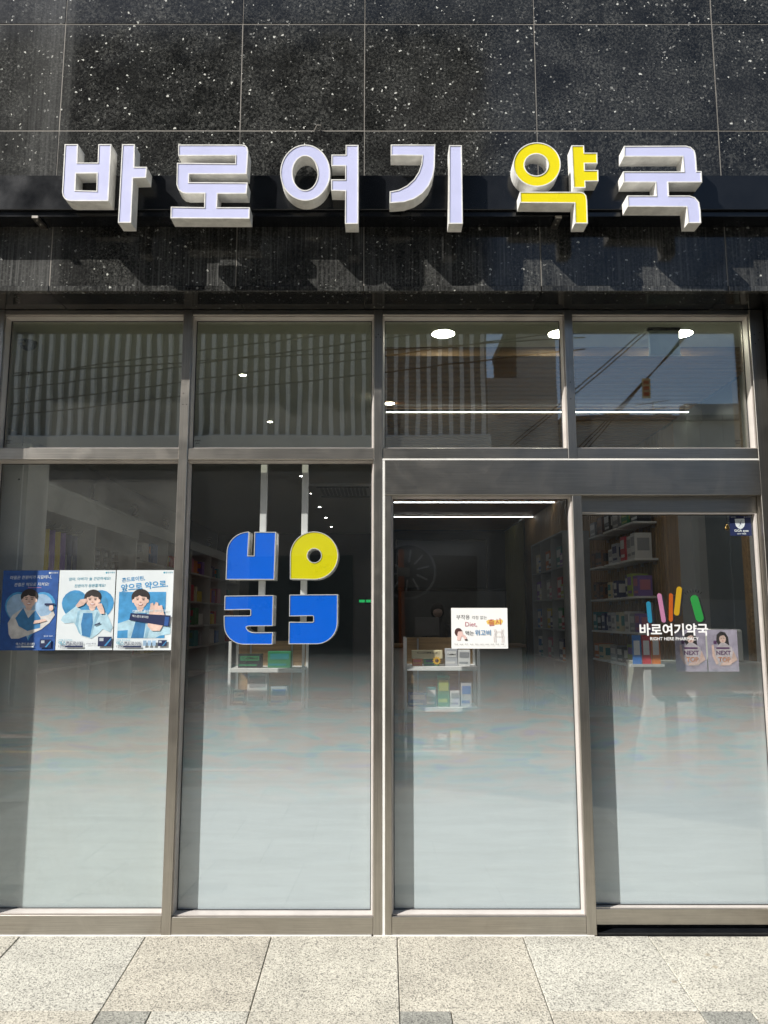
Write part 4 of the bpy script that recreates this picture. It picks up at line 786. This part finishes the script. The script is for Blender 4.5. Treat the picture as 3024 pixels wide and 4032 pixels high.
# white cubby cabinet further back on the right wall
cb = thing('cubby_cabinet', 'white cubby cabinet against the right wall deep inside', 'cabinet', base=(2.15, 5.4, 0))
for y in (4.6, 5.2, 5.8, 6.4): box('cabinet_side', 1.98, 2.28, y, y + 0.02, 0.0, 2.45, paint('cubby_laminate', (0.36, 0.37, 0.37), 0.5), cb)
for z in (0.6, 1.0, 1.35, 1.70, 2.05, 2.44): box('cabinet_shelf', 1.985, 2.275, 4.621, 6.399, z, z + 0.018, paint('cubby_laminate', (0.36, 0.37, 0.37), 0.5), cb)
k = 0
for zi, z in enumerate((1.019, 1.369, 1.719, 2.069)):
    for yi, y in enumerate((4.9, 5.5, 6.1)):
        col = ['navy', 'pink', 'white', 'green', 'yellow', 'blue', 'red', 'grey', 'violet', 'teal', 'orange', 'cream'][k]; k += 1
        carton('%s carton, larger one in its cubby of the white cabinet' % col, col, 2.09, y + 0.08, z, 0.14, 0.24, 0.24, 'white' if col != 'white' else 'blue', '-X', grp='cartons in the cubby cabinet')
        c2 = ['orange', 'grey', 'teal', 'red', 'navy', 'white', 'lime', 'pink', 'cream', 'violet', 'amber', 'blue'][k - 1]
        carton('%s small carton in front of a larger one in the white cabinet' % c2, c2, 2.06, y - 0.13, z, 0.12, 0.14, 0.15, 'white' if c2 != 'white' else 'red', '-X', grp='cartons in the cubby cabinet')

# left wall display units with numbers on top
UNITX = -2.0
UNITW = paint('display_unit_laminate', (0.42, 0.43, 0.41), 0.5, 0.06)
PEG = paint('unit_grey_board', (0.40, 0.41, 0.39), 0.6, 0.06)
for k in range(7):
    y0 = 0.55 + 0.9 * k
    t = thing('display_unit', 'white display unit along the left wall, %s from the window' % ORD[k], 'display unit', 'display units along the left wall', base=(-2.22, y0 + 0.45, 0))
    box('back_board', -2.45, -2.43, y0, y0 + 0.9, 0.0, 2.28, PEG, t); box('top_board', -2.45, UNITX, y0, y0 + 0.9, 2.2805, 2.30, UNITW, t, bevel=0.001)
    box('fascia', UNITX - 0.012, UNITX, y0, y0 + 0.9, 2.13 if k < 2 else 2.20, 2.28, UNITW, t)
    box('side_board', -2.4295, UNITX - 0.013, y0 + 0.882, y0 + 0.9, 0.0, 2.28, UNITW, t)
    if k == 0: box('side_board', -2.4295, UNITX - 0.013, y0, y0 + 0.018, 0.0, 2.28, UNITW, t)
    for z in (0.2, 0.55, 0.9, 1.19, 1.42, 1.67) + ((1.97,) if k >= 2 else ()): box('unit_shelf', -2.4295, UNITX - 0.02, y0 + 0.019, y0 + 0.881, z - 0.018, z, UNITW, t)
    if k < 2:
        for z in (1.80, 1.90, 2.00, 2.10, 2.2): box('slat_groove', -2.4295, -2.426, y0 + 0.02, y0 + 0.88, z, z + 0.012, GASKET, t)
    if k in (0, 1, 2, 4, 5):
        nn = thing('number_sign', 'dark numeral %s on top of the %s left display unit' % (['one', 'two', 'three', 'four', 'five', 'six'][k], ORD[k]), 'number sign', 'numbers on the display units', base=(-2.02, y0 + 0.8, 2.301))
        text('numeral', str(k + 1), -2.02, 2.302, y0 + 0.82, 0.155, BLACK, nn, 0.018); box('numeral_foot', -2.05, -1.99, y0 + 0.815, y0 + 0.835, 2.3005, 2.306, BLACK, nn)
# pouches hanging in the first unit
for k, (col, yy) in enumerate((('grey', 0.64), ('yellow', 0.72), ('violet', 0.80), ('yellow', 0.88), ('violet', 0.96), ('navy', 1.06), ('navy', 1.15))):
    t = thing('hanging_pouch', '%s pouch on a hook in the first left unit, %s from the window' % (col, ORD[k]), 'pouch', 'pouches hanging in the first unit', base=(-2.1, yy, 1.72))
    x0 = -2.16; x1 = -2.02; pts = [(x0, 2.02), (x1, 2.02), (x1 + 0.004, 1.98), (x1, 1.75), (x0, 1.75), (x0 - 0.004, 1.98)]
    bm = bmesh.new(); rows = []
    for (za, th) in ((2.03, 0.001), (1.99, 0.004), (1.90, 0.018), (1.80, 0.022), (1.74, 0.004), (1.72, 0.001)):
        rows.append([bm.verts.new(v) for v in ((x0, yy - th * 0.3, za), ((x0 + x1) / 2, yy - th, za), (x1, yy - th * 0.3, za), (x1, yy + th * 0.3, za), ((x0 + x1) / 2, yy + th, za), (x0, yy + th * 0.3, za))])
    for a in range(5):
        for b in range(6): bm.faces.new((rows[a][b], rows[a][(b + 1) % 6], rows[a + 1][(b + 1) % 6], rows[a + 1][b]))
    bm.faces.new(rows[0]); bm.faces.new(rows[-1][::-1])
    bm_obj('pouch_body', bm, cmat(PAL[col]), t, smooth=True)
    box('pouch_label', x0 + 0.02, x1 - 0.02, yy - 0.0215, yy - 0.0195, 1.80, 1.90, cmat(PAL['white' if col != 'white' else 'navy']), t)
    tube('hook', (-2.42, yy, 2.035), (-2.0, yy, 2.045), 0.0028, DARKMETAL, t, 6); tube('hook_tip', (-2.0, yy, 2.045), (-1.985, yy, 2.065), 0.0028, DARKMETAL, t, 6)
# blister cards in the second unit
for a in range(4):
    for b in range(5):
        x = -2.10 + 0.004 * b; yy = 1.56 + 0.155 * a; z = 2.00 - 0.075 * b
        t = thing('blister_card', 'black accessory card, %s column and %s row of the second left unit' % (ORD[a], ORD[b]), 'card', 'cards hanging in the second unit', base=(x, yy, z - 0.07))
        box('card_back', x - 0.05, x + 0.05, yy, yy + 0.0025, z - 0.068, z, BLACK, t); box('blister', x - 0.022, x + 0.022, yy - 0.008, yy - 0.0002, z - 0.05, z - 0.02, cmat(PAL['silver']), t, bevel=0.003)
# cartons in the farther left units
k = 0
cols = ['teal', 'white', 'red', 'orange', 'navy', 'green', 'yellow', 'pink', 'grey', 'blue', 'cream', 'violet']
for u in range(2, 7):
    for zi, z in enumerate((1.19, 1.42, 1.67, 1.97)):
        for q in range(3):
            col = cols[(k * 5 + q * 3 + zi * 2 + u) % 12]; k += 1
            y = 0.55 + 0.9 * u + 0.16 + 0.27 * q; h = random.uniform(0.11, 0.19)
            carton('%s carton, %s place of the %s shelf in the %s left unit' % (col, ORD[q], ['lower', 'middle', 'upper', 'top'][zi], ORD[u]), col, -2.14 + random.uniform(-0.03, 0.02), y, z + 0.0005, random.uniform(0.13, 0.2), random.uniform(0.1, 0.2), h, cols[(k * 7 + 3) % 12], '-Y', grp='cartons in the left wall units')

# display racks right behind the glass
def rack(lab, x0, x1, y0, y1, top, shelves):
    t = thing('display_rack', lab, 'display rack', base=((x0 + x1) / 2, (y0 + y1) / 2, 0))
    for x in (x0, x1 - 0.014):
        box('rack_post', x, x + 0.014, y0, y0 + 0.02, 0.0, top, WHITE, t); box('rack_post', x, x + 0.014, y1 - 0.02, y1, 0.0, top, WHITE, t)
    box('back_panel', x0 + 0.015, x1 - 0.015, y1 - 0.015, y1 - 0.005, 0.25, top - 0.004, WOOD_P, t)
    for z in shelves: box('rack_shelf', x0 + 0.0145, x1 - 0.0145, y0 - 0.02, y1 - 0.016, z - 0.022, z, WHITE, t, bevel=0.001)
    for x in (x0 + 0.08, x1 - 0.10): box('slotted_strip', x, x + 0.010, y1 - 0.020, y1 - 0.0155, 0.3, top - 0.01, paint('zinc_strip', (0.45, 0.46, 0.46), 0.4, metal=0.8), t)
    return t
rack('white and wood display rack behind the middle door glass', 0.112, 0.530, 0.42, 0.66, 1.388, (1.232, 1.012, 0.78, 0.5))
rr = [('cream', 0.238, 1.2325, 0.17, 0.10, 'navy', 'CellMed', 'cream'), ('grey', 0.375, 1.2325, 0.075, 0.10, 'white', None, 'pale'), ('white', 0.445, 1.2325, 0.062, 0.10, 'grey', None, 'white')]
carton('long cream carton with dark lettering on the rack top shelf', 'cream', 0.240, 0.46, 1.2725, 0.17, 0.045, 0.046, 'cream', word='CellMed')
carton('orange carton under the long cream one on the rack', 'orange', 0.185, 0.465, 1.2325, 0.055, 0.05, 0.0395, 'red'); carton('dark green carton under the long cream one on the rack', 'green', 0.265, 0.465, 1.2325, 0.085, 0.05, 0.0395, 'navy')
carton('pale carton with grey print beside the cream one on the rack', 'silver', 0.375, 0.465, 1.2325, 0.068, 0.05, 0.095, 'white', word='CellMed'); carton('white leaflet carton with dense print on the rack top shelf', 'white', 0.446, 0.46, 1.2325, 0.066, 0.04, 0.088, 'grey')
fl = thing('sunflower_tag', 'small sunflower tag in front of the cream carton', 'flower', base=(0.292, 0.425, 1.233))
for a in range(12):
    t_ = R(30 * a); c = (0.292 + 0.014 * math.cos(t_), 1.263 + 0.014 * math.sin(t_)); px, pz = -math.sin(t_) * 0.0045, math.cos(t_) * 0.0045; e = (0.292 + 0.026 * math.cos(t_), 1.263 + 0.026 * math.sin(t_))
    flat('petal', [(0.292 + 0.008 * math.cos(t_), 1.263 + 0.008 * math.sin(t_)), (c[0] - px, c[1] - pz), e, (c[0] + px, c[1] + pz)], 0.424, 0.4255, INK('petal_yellow', (0.75, 0.42, 0.02)), fl)
lathe('flower_disc', [(0.0, -0.003), (0.009, -0.001), (0.010, 0.0)], (0.292, 0.4235, 1.263), INK('seed_brown', (0.10, 0.04, 0.01)), fl, 12, 'Y'); tube('flower_stem', (0.292, 0.4265, 1.233), (0.292, 0.4265, 1.255), 0.0015, INK('stem_green', (0.05, 0.2, 0.05)), fl, 6)
for q, (col, bd, x, w, h) in enumerate((('blue', 'white', 0.185, 0.10, 0.075), ('teal', 'white', 0.262, 0.055, 0.105), ('green', 'lime', 0.330, 0.065, 0.165), ('white', 'grey', 0.392, 0.052, 0.085), ('silver', 'blue', 0.455, 0.058, 0.13))):
    carton('%s carton on the middle shelf of the rack, %s from the left' % (col, ORD[q]), col, x, 0.47, 1.0125, w, 0.055, h, bd)
for q in range(5): carton('%s carton on the low rack shelf, %s from the left' % (cols[q * 2], ORD[q]), cols[q * 2], 0.17 + 0.075 * q, 0.47, 0.7805, 0.06, 0.05, 0.10, 'white' if cols[q * 2] != 'white' else 'blue')
rack('white display rack with cartons under the hanging sign', -0.86, -0.44, 0.42, 0.66, 1.368, (1.222, 1.02, 0.80, 0.5))
carton('dark carton with pale lettering under the hanging sign', 'black', -0.745, 0.47, 1.2225, 0.13, 0.06, 0.075, 'green', word='CellMed'); carton('dark green carton with lighter band under the hanging sign', 'green', -0.58, 0.47, 1.2225, 0.13, 0.06, 0.09, 'teal')
carton('tall white carton with round grey print on the left rack', 'white', -0.70, 0.47, 1.0205, 0.11, 0.06, 0.185, 'grey'); carton('black carton with gold lettering on the left rack', 'black', -0.80, 0.47, 1.0205, 0.07, 0.06, 0.08, 'cream', word='CellMed'); carton('pale blue carton on the left rack, right of the tall white one', 'silver', -0.58, 0.47, 1.0205, 0.09, 0.06, 0.10, 'blue')
# counter shelf below the slat wall and the two portrait posters standing at the window
cn = thing('window_counter', 'white low cabinet behind the sliding door', 'cabinet', base=(1.8, 0.75, 0))
box('cabinet_body', 1.50, 2.22, 0.62, 0.95, 0.0, 1.24, UNITW, cn, bevel=0.004); box('cabinet_door', 1.505, 1.85, 0.612, 0.6195, 0.1, 1.05, UNITW, cn, bevel=0.002); box('cabinet_door', 1.856, 2.21, 0.612, 0.6195, 0.1, 1.05, PEG, cn, bevel=0.002)
box('till_printer', 1.93, 2.12, 0.70, 0.90, 1.2405, 1.43, WHITE, cn, bevel=0.01)
LAVP = INK('lavender_paper', (0.42, 0.38, 0.47)); PURP = INK('purple_print', (0.12, 0.045, 0.13)); ORNP = INK('peach_print', (0.60, 0.24, 0.10)); DRESS = INK('pale_dress', (0.55, 0.50, 0.52))
for nm, x0, x1, lab in (('a', 1.605, 1.775, 'lavender beauty poster half behind the door lettering, left of its twin'), ('b', 1.783, 1.950, 'lavender beauty poster right of the door lettering, by the door edge')):
    s = Sheet('beauty_poster', lab, 'poster', x0, x1, 1.205, 1.432, 0.40, LAVP, 0.002)
    s.poly('portrait_hair', [(0.30, 0.28), (0.32, 0.12), (0.45, 0.04), (0.60, 0.06), (0.70, 0.18), (0.72, 0.40), (0.60, 0.38), (0.36, 0.36)], HAIR); s.oval('portrait_face', 0.51, 0.22, 0.11, 0.105, SKIN); s.poly('portrait_fringe', [(0.38, 0.20), (0.42, 0.10), (0.56, 0.08), (0.64, 0.17), (0.54, 0.13), (0.44, 0.15)], HAIR)
    for d in (-1, 1): s.oval('portrait_eye', 0.51 + d * 0.045, 0.205, 0.02, 0.008, HAIR, 8)
    s.oval('portrait_mouth', 0.51, 0.268, 0.028, 0.010, LIP, 10)
    s.poly('dress_print', [(0.44, 0.31), (0.58, 0.31), (0.80, 0.42), (0.90, 0.70), (0.72, 0.86), (0.34, 0.86), (0.18, 0.72), (0.26, 0.44)], DRESS); s.poly('arm_print', [(0.14, 0.36), (0.20, 0.36), (0.24, 0.62), (0.34, 0.80), (0.26, 0.84), (0.14, 0.62)], SKIN); s.poly('arm_print', [(0.84, 0.50), (0.96, 0.72), (0.70, 0.84), (0.40, 0.86), (0.42, 0.80), (0.76, 0.72)], SKIN)
    s.rect('pack_print', 0.20, 0.26, 0.30, 0.34, PURP); s.rect('title_bar', 0.28, 0.42, 0.72, 0.46, PURP); s.txt('NEXT', 0.51, 0.60, 0.18, PURP, 0.48, 0.02); s.txt('TOP', 0.53, 0.76, 0.18, ORNP, 0.40, 0.02)
lp = thing('leaflet_stand', 'blue and red leaflets standing below the door lettering', 'leaflets', base=(1.47, 0.5, 1.2))
for q, (c, x) in enumerate((('blue', 1.40), ('red', 1.455), ('orange', 1.51))):
    box('leaflet', x, x + 0.05, 0.50 + 0.004 * q, 0.503 + 0.004 * q, 1.24, 1.40, cmat(PAL[c]), lp); box('leaflet_print', x + 0.008, x + 0.042, 0.4985 + 0.004 * q, 0.4993 + 0.004 * q, 1.29, 1.37, cmat(PAL['white']), lp)
box('stand_base', 1.385, 1.575, 0.49, 0.53, 1.225, 1.2395, UNITW, lp); box('stand_leg', 1.46, 1.50, 0.50, 0.52, 0.0, 1.2245, UNITW, lp)
# counter, screen, clerk and wall pieces at the back
ct = thing('service_counter', 'pale service counter deep inside the shop', 'counter', base=(0.9, 6.2, 0))
box('counter_body', 0.05, 1.75, 6.0, 6.5, 0.0, 1.12, WHITE, ct, bevel=0.004); box('counter_top', 0.0, 1.8, 5.95, 6.55, 1.1205, 1.16, WOOD_P, ct, bevel=0.004)
mn = thing('monitor', 'computer monitor seen from behind on the counter', 'monitor', base=(0.55, 6.25, 1.16))
box('screen', 0.40, 0.72, 6.22, 6.25, 1.26, 1.50, paint('monitor_shell', (0.25, 0.25, 0.26), 0.4), mn, bevel=0.006); tube('stand', (0.56, 6.27, 1.175), (0.56, 6.27, 1.28), 0.015, DARKMETAL, mn); box('foot', 0.47, 0.65, 6.2, 6.34, 1.161, 1.175, DARKMETAL, mn)
bk = thing('wall_screen', 'large dark screen on the back wall', 'screen', base=(1.1, 10.7, 1.8)); box('panel', 0.25, 1.95, 10.74, 10.79, 2.05, 2.95, paint('dark_screen', (0.02, 0.024, 0.028), 0.2, bmp=0), bk, bevel=0.008); box('bezel', 0.22, 1.98, 10.78, 10.7985, 2.02, 2.98, DARKMETAL, bk)
pb = thing('partition_board', 'grey white partition board under the dark wall screen', 'partition', base=(1.2, 9.5, 0)); box('board', 0.3, 2.1, 9.5, 9.54, 0.0, 1.95, paint('partition_grey', (0.16, 0.165, 0.165), 0.7), pb, bevel=0.004); box('board_cap', 0.29, 2.11, 9.49, 9.55, 1.9505, 1.98, DARKMETAL, pb)
cu = thing('olive_curtain', 'olive curtain hanging beside the cubby cabinet', 'curtain', base=(2.0, 8.0, 0))
vs = []; fs = []
for k in range(41):
    y = 7.2 + 0.04 * k; x = 2.02 + 0.035 * math.sin(k * 1.3)
    vs += [(x, y, 0.05), (x, y, 2.9)]
for k in range(40): fs.append((2 * k, 2 * k + 2, 2 * k + 3, 2 * k + 1))
mobj('curtain_cloth', vs, fs, paint('olive_cloth', (0.10, 0.09, 0.02), 0.9), cu, smooth=True); tube('curtain_rod', (2.02, 7.1, 2.92), (2.02, 8.9, 2.92), 0.012, STEEL_H, cu)
ex = thing('green_indicator', 'small green lit display on the back wall', 'display', base=(-0.34, 10.7, 1.72)); box('display_case', -0.50, -0.20, 10.74, 10.799, 1.76, 1.86, DARKMETAL, ex); GR = glow('green_digits', (0.02, 0.8, 0.2), 0.35)
for x in (-0.47, -0.34): box('digit_field', x, x + 0.11, 10.735, 10.7395, 1.78, 1.83, GR, ex)
# clerk behind the counter
def skin_body(name, verts, edges, rad, root, m, parent, sub=2):
    me = bpy.data.meshes.new(name); me.from_pydata(verts, edges, []); o = bpy.data.objects.new(name, me); COL.objects.link(o)
    o.modifiers.new('s', 'SKIN'); sm = o.modifiers.new('d', 'SUBSURF'); sm.levels = sub; sm.render_levels = sub
    for i, v in enumerate(me.skin_vertices[0].data): v.radius = (rad[i], rad[i]) if not hasattr(rad[i], '__len__') else rad[i]; v.use_root = (i == root)
    dg = bpy.context.evaluated_depsgraph_get(); nm = bpy.data.meshes.new_from_object(o.evaluated_get(dg)); bpy.data.objects.remove(o)
    nm.materials.clear(); nm.materials.append(m)
    for p in nm.polygons: p.use_smooth = True
    return link(bpy.data.objects.new(name, nm), parent)
CX, CY = 0.75, 7.0
pr = thing('person', 'person with dark hair standing behind the counter, looking down', 'person', base=(CX, CY, 0))
bv = [(0, 0, 0.92), (0, 0, 1.10), (0, 0.01, 1.28), (0, 0.02, 1.38), (0, 0.0, 1.46), (0, -0.03, 1.55), (0, -0.04, 1.62), (0.16, 0.02, 1.35), (0.20, 0.0, 1.08), (0.14, -0.22, 1.12), (0.10, -0.30, 1.13), (-0.16, 0.02, 1.35), (-0.20, 0.0, 1.08), (-0.14, -0.22, 1.12), (-0.10, -0.30, 1.13), (0.09, 0, 0.86), (0.10, -0.01, 0.48), (0.10, 0.02, 0.08), (0.10, -0.12, 0.035), (-0.09, 0, 0.86), (-0.10, -0.01, 0.48), (-0.10, 0.02, 0.08), (-0.10, -0.12, 0.035)]
be = [(0, 1), (1, 2), (2, 3), (3, 4), (4, 5), (5, 6), (3, 7), (7, 8), (8, 9), (9, 10), (3, 11), (11, 12), (12, 13), (13, 14), (0, 15), (15, 16), (16, 17), (17, 18), (0, 19), (19, 20), (20, 21), (21, 22)]
br = [(0.15, 0.10), (0.14, 0.10), (0.16, 0.11), (0.10, 0.08), 0.055, 0.085, 0.075, 0.06, 0.045, 0.035, 0.03, 0.06, 0.045, 0.035, 0.03, 0.085, 0.06, 0.045, 0.035, 0.085, 0.06, 0.045, 0.035]
pbody = skin_body('body', [(CX + a, CY + b, c) for a, b, c in bv], be, br, 0, paint('dark_shirt', (0.05, 0.055, 0.07), 0.8), pr)
lathe('hair', [(0.0, 0.105), (0.05, 0.095), (0.085, 0.055), (0.098, 0.0), (0.095, -0.05), (0.075, -0.09)], (CX, CY - 0.01, 1.60), HAIR, pr, 16)
lathe('face', [(0.0, -0.035), (0.04, -0.028), (0.066, 0.0), (0.07, 0.04)], (CX, CY - 0.09, 1.565), SKIN, pr, 14, 'Y')

# ================================================================ across the street, seen as reflections in the panes
RIBW = paint('pale_ribbed_cladding', (0.88, 0.88, 0.84), 0.6, 0.06, scale=3); CLAD = paint('grey_cladding', (0.27, 0.275, 0.245), 0.7, 0.08, scale=3); RIBB = paint('shadow_cladding', (0.10, 0.105, 0.10), 0.7, 0.08, scale=3); BEIGE = paint('beige_render', (0.62, 0.60, 0.55), 0.9, 0.12, scale=2)
rb = thing('ribbed_building', 'tall building with pale vertical ribs across the street', 'building', base=(-2.6, -11, -0.15))
box('wall', -7.2, 1.74, -14, -8.6, -0.15, 11.6, RIBB, rb)
box('ground_floor', -7.2, 1.74, -8.598, -8.50, -0.15, 3.9, BEIGE, rb); box('ledge', -7.2, 1.76, -8.597, -8.36, 4.2, 4.48, RIBW, rb, bevel=0.02); box('upper_band', -7.2, 1.76, -8.597, -8.40, 6.42, 6.62, RIBB, rb, bevel=0.01); box('cladding_panel', -7.2, 1.74, -8.5975, -8.56, 4.482, 6.418, CLAD, rb)
first = None
for k in range(49):
    x = -7.1 + 0.182 * k
    if first is None: first = box('rib', 0, 0.062, -8.597, -8.47, 4.49, 6.41, RIBW, rb, bevel=0.004); o = first
    else: o = first.copy(); link(o, rb)
    o.location = (x, 0, 0)
for x in (-6.0, -4.2, -2.4, -0.8): 
    w = box('window', x, x + 1.1, -8.599, -8.53, 7.6, 9.2, paint('dark_window', (0.03, 0.035, 0.04), 0.1, bmp=0), rb); box('window_frame', x - 0.05, x + 1.15, -8.598, -8.55, 7.52, 7.6, WHITE, w)
for x, c in ((-6.6, (0.10, 0.12, 0.14)), (-4.4, (0.16, 0.05, 0.04)), (-2.2, (0.05, 0.14, 0.16)), (-0.2, (0.12, 0.11, 0.09))): box('shutter', x, x + 1.7, -8.499, -8.47, 0.0, 2.5, paint('shutter_%d' % int(-x * 10), c, 0.6), rb, bevel=0.01)
nb = thing('narrow_building', 'narrow beige building beside the ribbed one across the street', 'building', base=(2.6, -10, -0.15))
box('wall', 2.36, 3.06, -12, -9.2, -0.15, 6.9, BEIGE, nb); box('wall', 1.78, 3.06, -12, -9.19, -0.15, 5.72, BEIGE, nb); box('parapet', 2.34, 3.08, -12, -9.15, 6.905, 7.05, RIBW, nb)
lh = thing('low_house', 'low flat roofed house under open sky across the street', 'house', base=(6, -12, -0.15))
box('wall', 3.12, 11.5, -15, -9.1, -0.15, 4.90, BEIGE, lh); rf = box('roof_slab', 3.1, 11.5, -15, -9.0, 4.905, 4.985, paint('roof_grey', (0.16, 0.155, 0.15), 0.9), lh); box('roof_box', 4.0, 4.4, -10, -9.4, 4.99, 5.16, RIBB, lh); box('roof_box', 4.9, 5.2, -10, -9.5, 4.99, 5.14, RIBB, lh); box('parapet', 5.26, 11.5, -9.3, -9.05, 4.99, 5.20, BEIGE, lh)
for x in (3.8, 5.4, 7.2): box('window', x, x + 1.0, -9.099, -9.06, 1.8, 3.2, paint('dark_window', (0.03, 0.035, 0.04), 0.1, bmp=0), lh)
an = thing('roof_antenna', 'thin television antenna on the low house roof', 'antenna', base=(4.81, -9.35, 4.985))
ANT = paint('antenna_grey', (0.10, 0.10, 0.10), 0.6); tube('mast', (4.81, -9.35, 4.985), (4.81, -9.35, 5.32), 0.008, ANT, an, 6)
for z, l in ((5.30, 0.28), (5.18, 0.24)):
    tube('boom', (4.81 - l, -9.35, z - 0.04), (4.81 + l, -9.35, z + 0.04), 0.006, ANT, an, 6)
    for q in range(6): tube('element', (4.81 - l + 0.09 * q, -9.45, z - 0.03 + 0.012 * q), (4.81 - l + 0.09 * q, -9.25, z - 0.03 + 0.012 * q), 0.004, ANT, an, 5)
def cable(lab, a, b, r, sag=0.1, n=14):
    t = thing('overhead_cable', lab, 'cable', 'overhead cables across the street', base=tuple((Vector(a) + Vector(b)) / 2))
    bm = bmesh.new(); P = [Vector(a).lerp(Vector(b), i / n) - Vector((0, 0, sag * (1 - (2 * i / n - 1) ** 2))) for i in range(n + 1)]
    for i in range(n): bm_tube(bm, P[i], P[i + 1], r, n=6, caps=False)
    bm_obj('cable_line', bm, BLACK, t)
for q, (z0, z1) in enumerate(((5.03, 5.39), (5.08, 5.25), (4.82, 5.19), (4.60, 4.95), (4.43, 4.74))):
    sl = (z1 - z0) / 2.58; cable('thin overhead cable crossing before the ribs, %s from the top' % ORD[q], (-9.0, -7.0, z0 + sl * (-9.0 + 5.59)), (3.0, -7.0, z0 + sl * (3.0 + 5.59)), 0.010, 0.0)
def ext(a, b, k0, k1): a = Vector(a); b = Vector(b); return tuple(a + (b - a) * k0), tuple(a + (b - a) * k1)
for q, dx in enumerate((-0.03, 0.0, 0.035)):
    a, b = ext((3.345 + dx, -6.5, 4.44), (3.776 - dx, -5.0, 4.997), -1.2, 3.0); cable('thick cable of the bundle running out overhead, %s from left' % ORD[q], a, b, 0.008, 0.0)
for q, dx in enumerate((0.0, 0.07)):
    a, b = ext((2.688 + dx, -6.5, 4.67), (3.204 + dx, -5.0, 4.997), -1.2, 3.0); cable('slim cable of the upper pair under open sky, %s from left' % ORD[q], a, b, 0.008, 0.0)
ft = thing('hanging_flyer', 'yellow and red paper tag hanging from the thick cable', 'flyer', base=(3.49, -5.9, 4.38))
box('flyer_sheet', 3.44, 3.545, -5.905, -5.90, 4.385, 4.65, paint('flyer_cream', (0.62, 0.50, 0.26), 0.8), ft)
for q in range(3): box('flyer_print', 3.46, 3.525, -5.8995, -5.8985, 4.42 + 0.075 * q, 4.47 + 0.075 * q, paint('flyer_red', (0.5, 0.07, 0.03), 0.8), ft)
# convex traffic mirror on an orange post, seen from behind
tm = thing('traffic_mirror', 'round traffic mirror on an orange post seen from behind across the street', 'traffic mirror', base=(0.26, -7.2, -0.15))
ORG = paint('orange_post_paint', (0.78, 0.16, 0.012), 0.5, 0.15)
tube('post', (0.26, -7.2, -0.15), (0.26, -7.2, 2.46), 0.045, ORG, tm, 14); lathe('post_cap', [(0.045, 0.0), (0.03, 0.03), (0.0, 0.035)], (0.26, -7.2, 2.46), ORG, tm, 14)
lathe('mirror_back', [(0.0, 0.10), (0.20, 0.085), (0.36, 0.03), (0.395, 0.0)], (0.365, -7.40, 2.18), paint('mirror_back_grey', (0.05, 0.052, 0.055), 0.3), tm, 40, 'Y')
lathe('mirror_rim', [(0.385, 0.012), (0.41, 0.016), (0.42, -0.005), (0.40, -0.02), (0.385, 0.012)], (0.365, -7.40, 2.18), paint('mirror_rim', (0.70, 0.70, 0.70), 0.25), tm, 40, 'Y')
lathe('mirror_face', [(0.0, -0.07), (0.2, -0.055), (0.395, -0.012)], (0.365, -7.40, 2.18), paint('mirror_face', (0.7, 0.7, 0.72), 0.05, 0.02, metal=1.0, bmp=0), tm, 40, 'Y')
RIBM = paint('mirror_rib', (0.88, 0.89, 0.90), 0.3)
for a in range(10):
    t_ = R(36 * a + 12); q0, q1 = 0.13, 0.31; m_ = Vector((0.365 + math.cos(t_) * q0, -7.295, 2.18 + math.sin(t_) * q0)); e_ = Vector((0.365 + math.cos(t_) * q1, -7.345, 2.18 + math.sin(t_) * q1))
    tube('rib', m_, e_, 0.014, RIBM, tm, 6)
box('clamp', 0.20, 0.38, -7.30, -7.146, 2.10, 2.22, STEEL_V, tm, bevel=0.006)
settle()
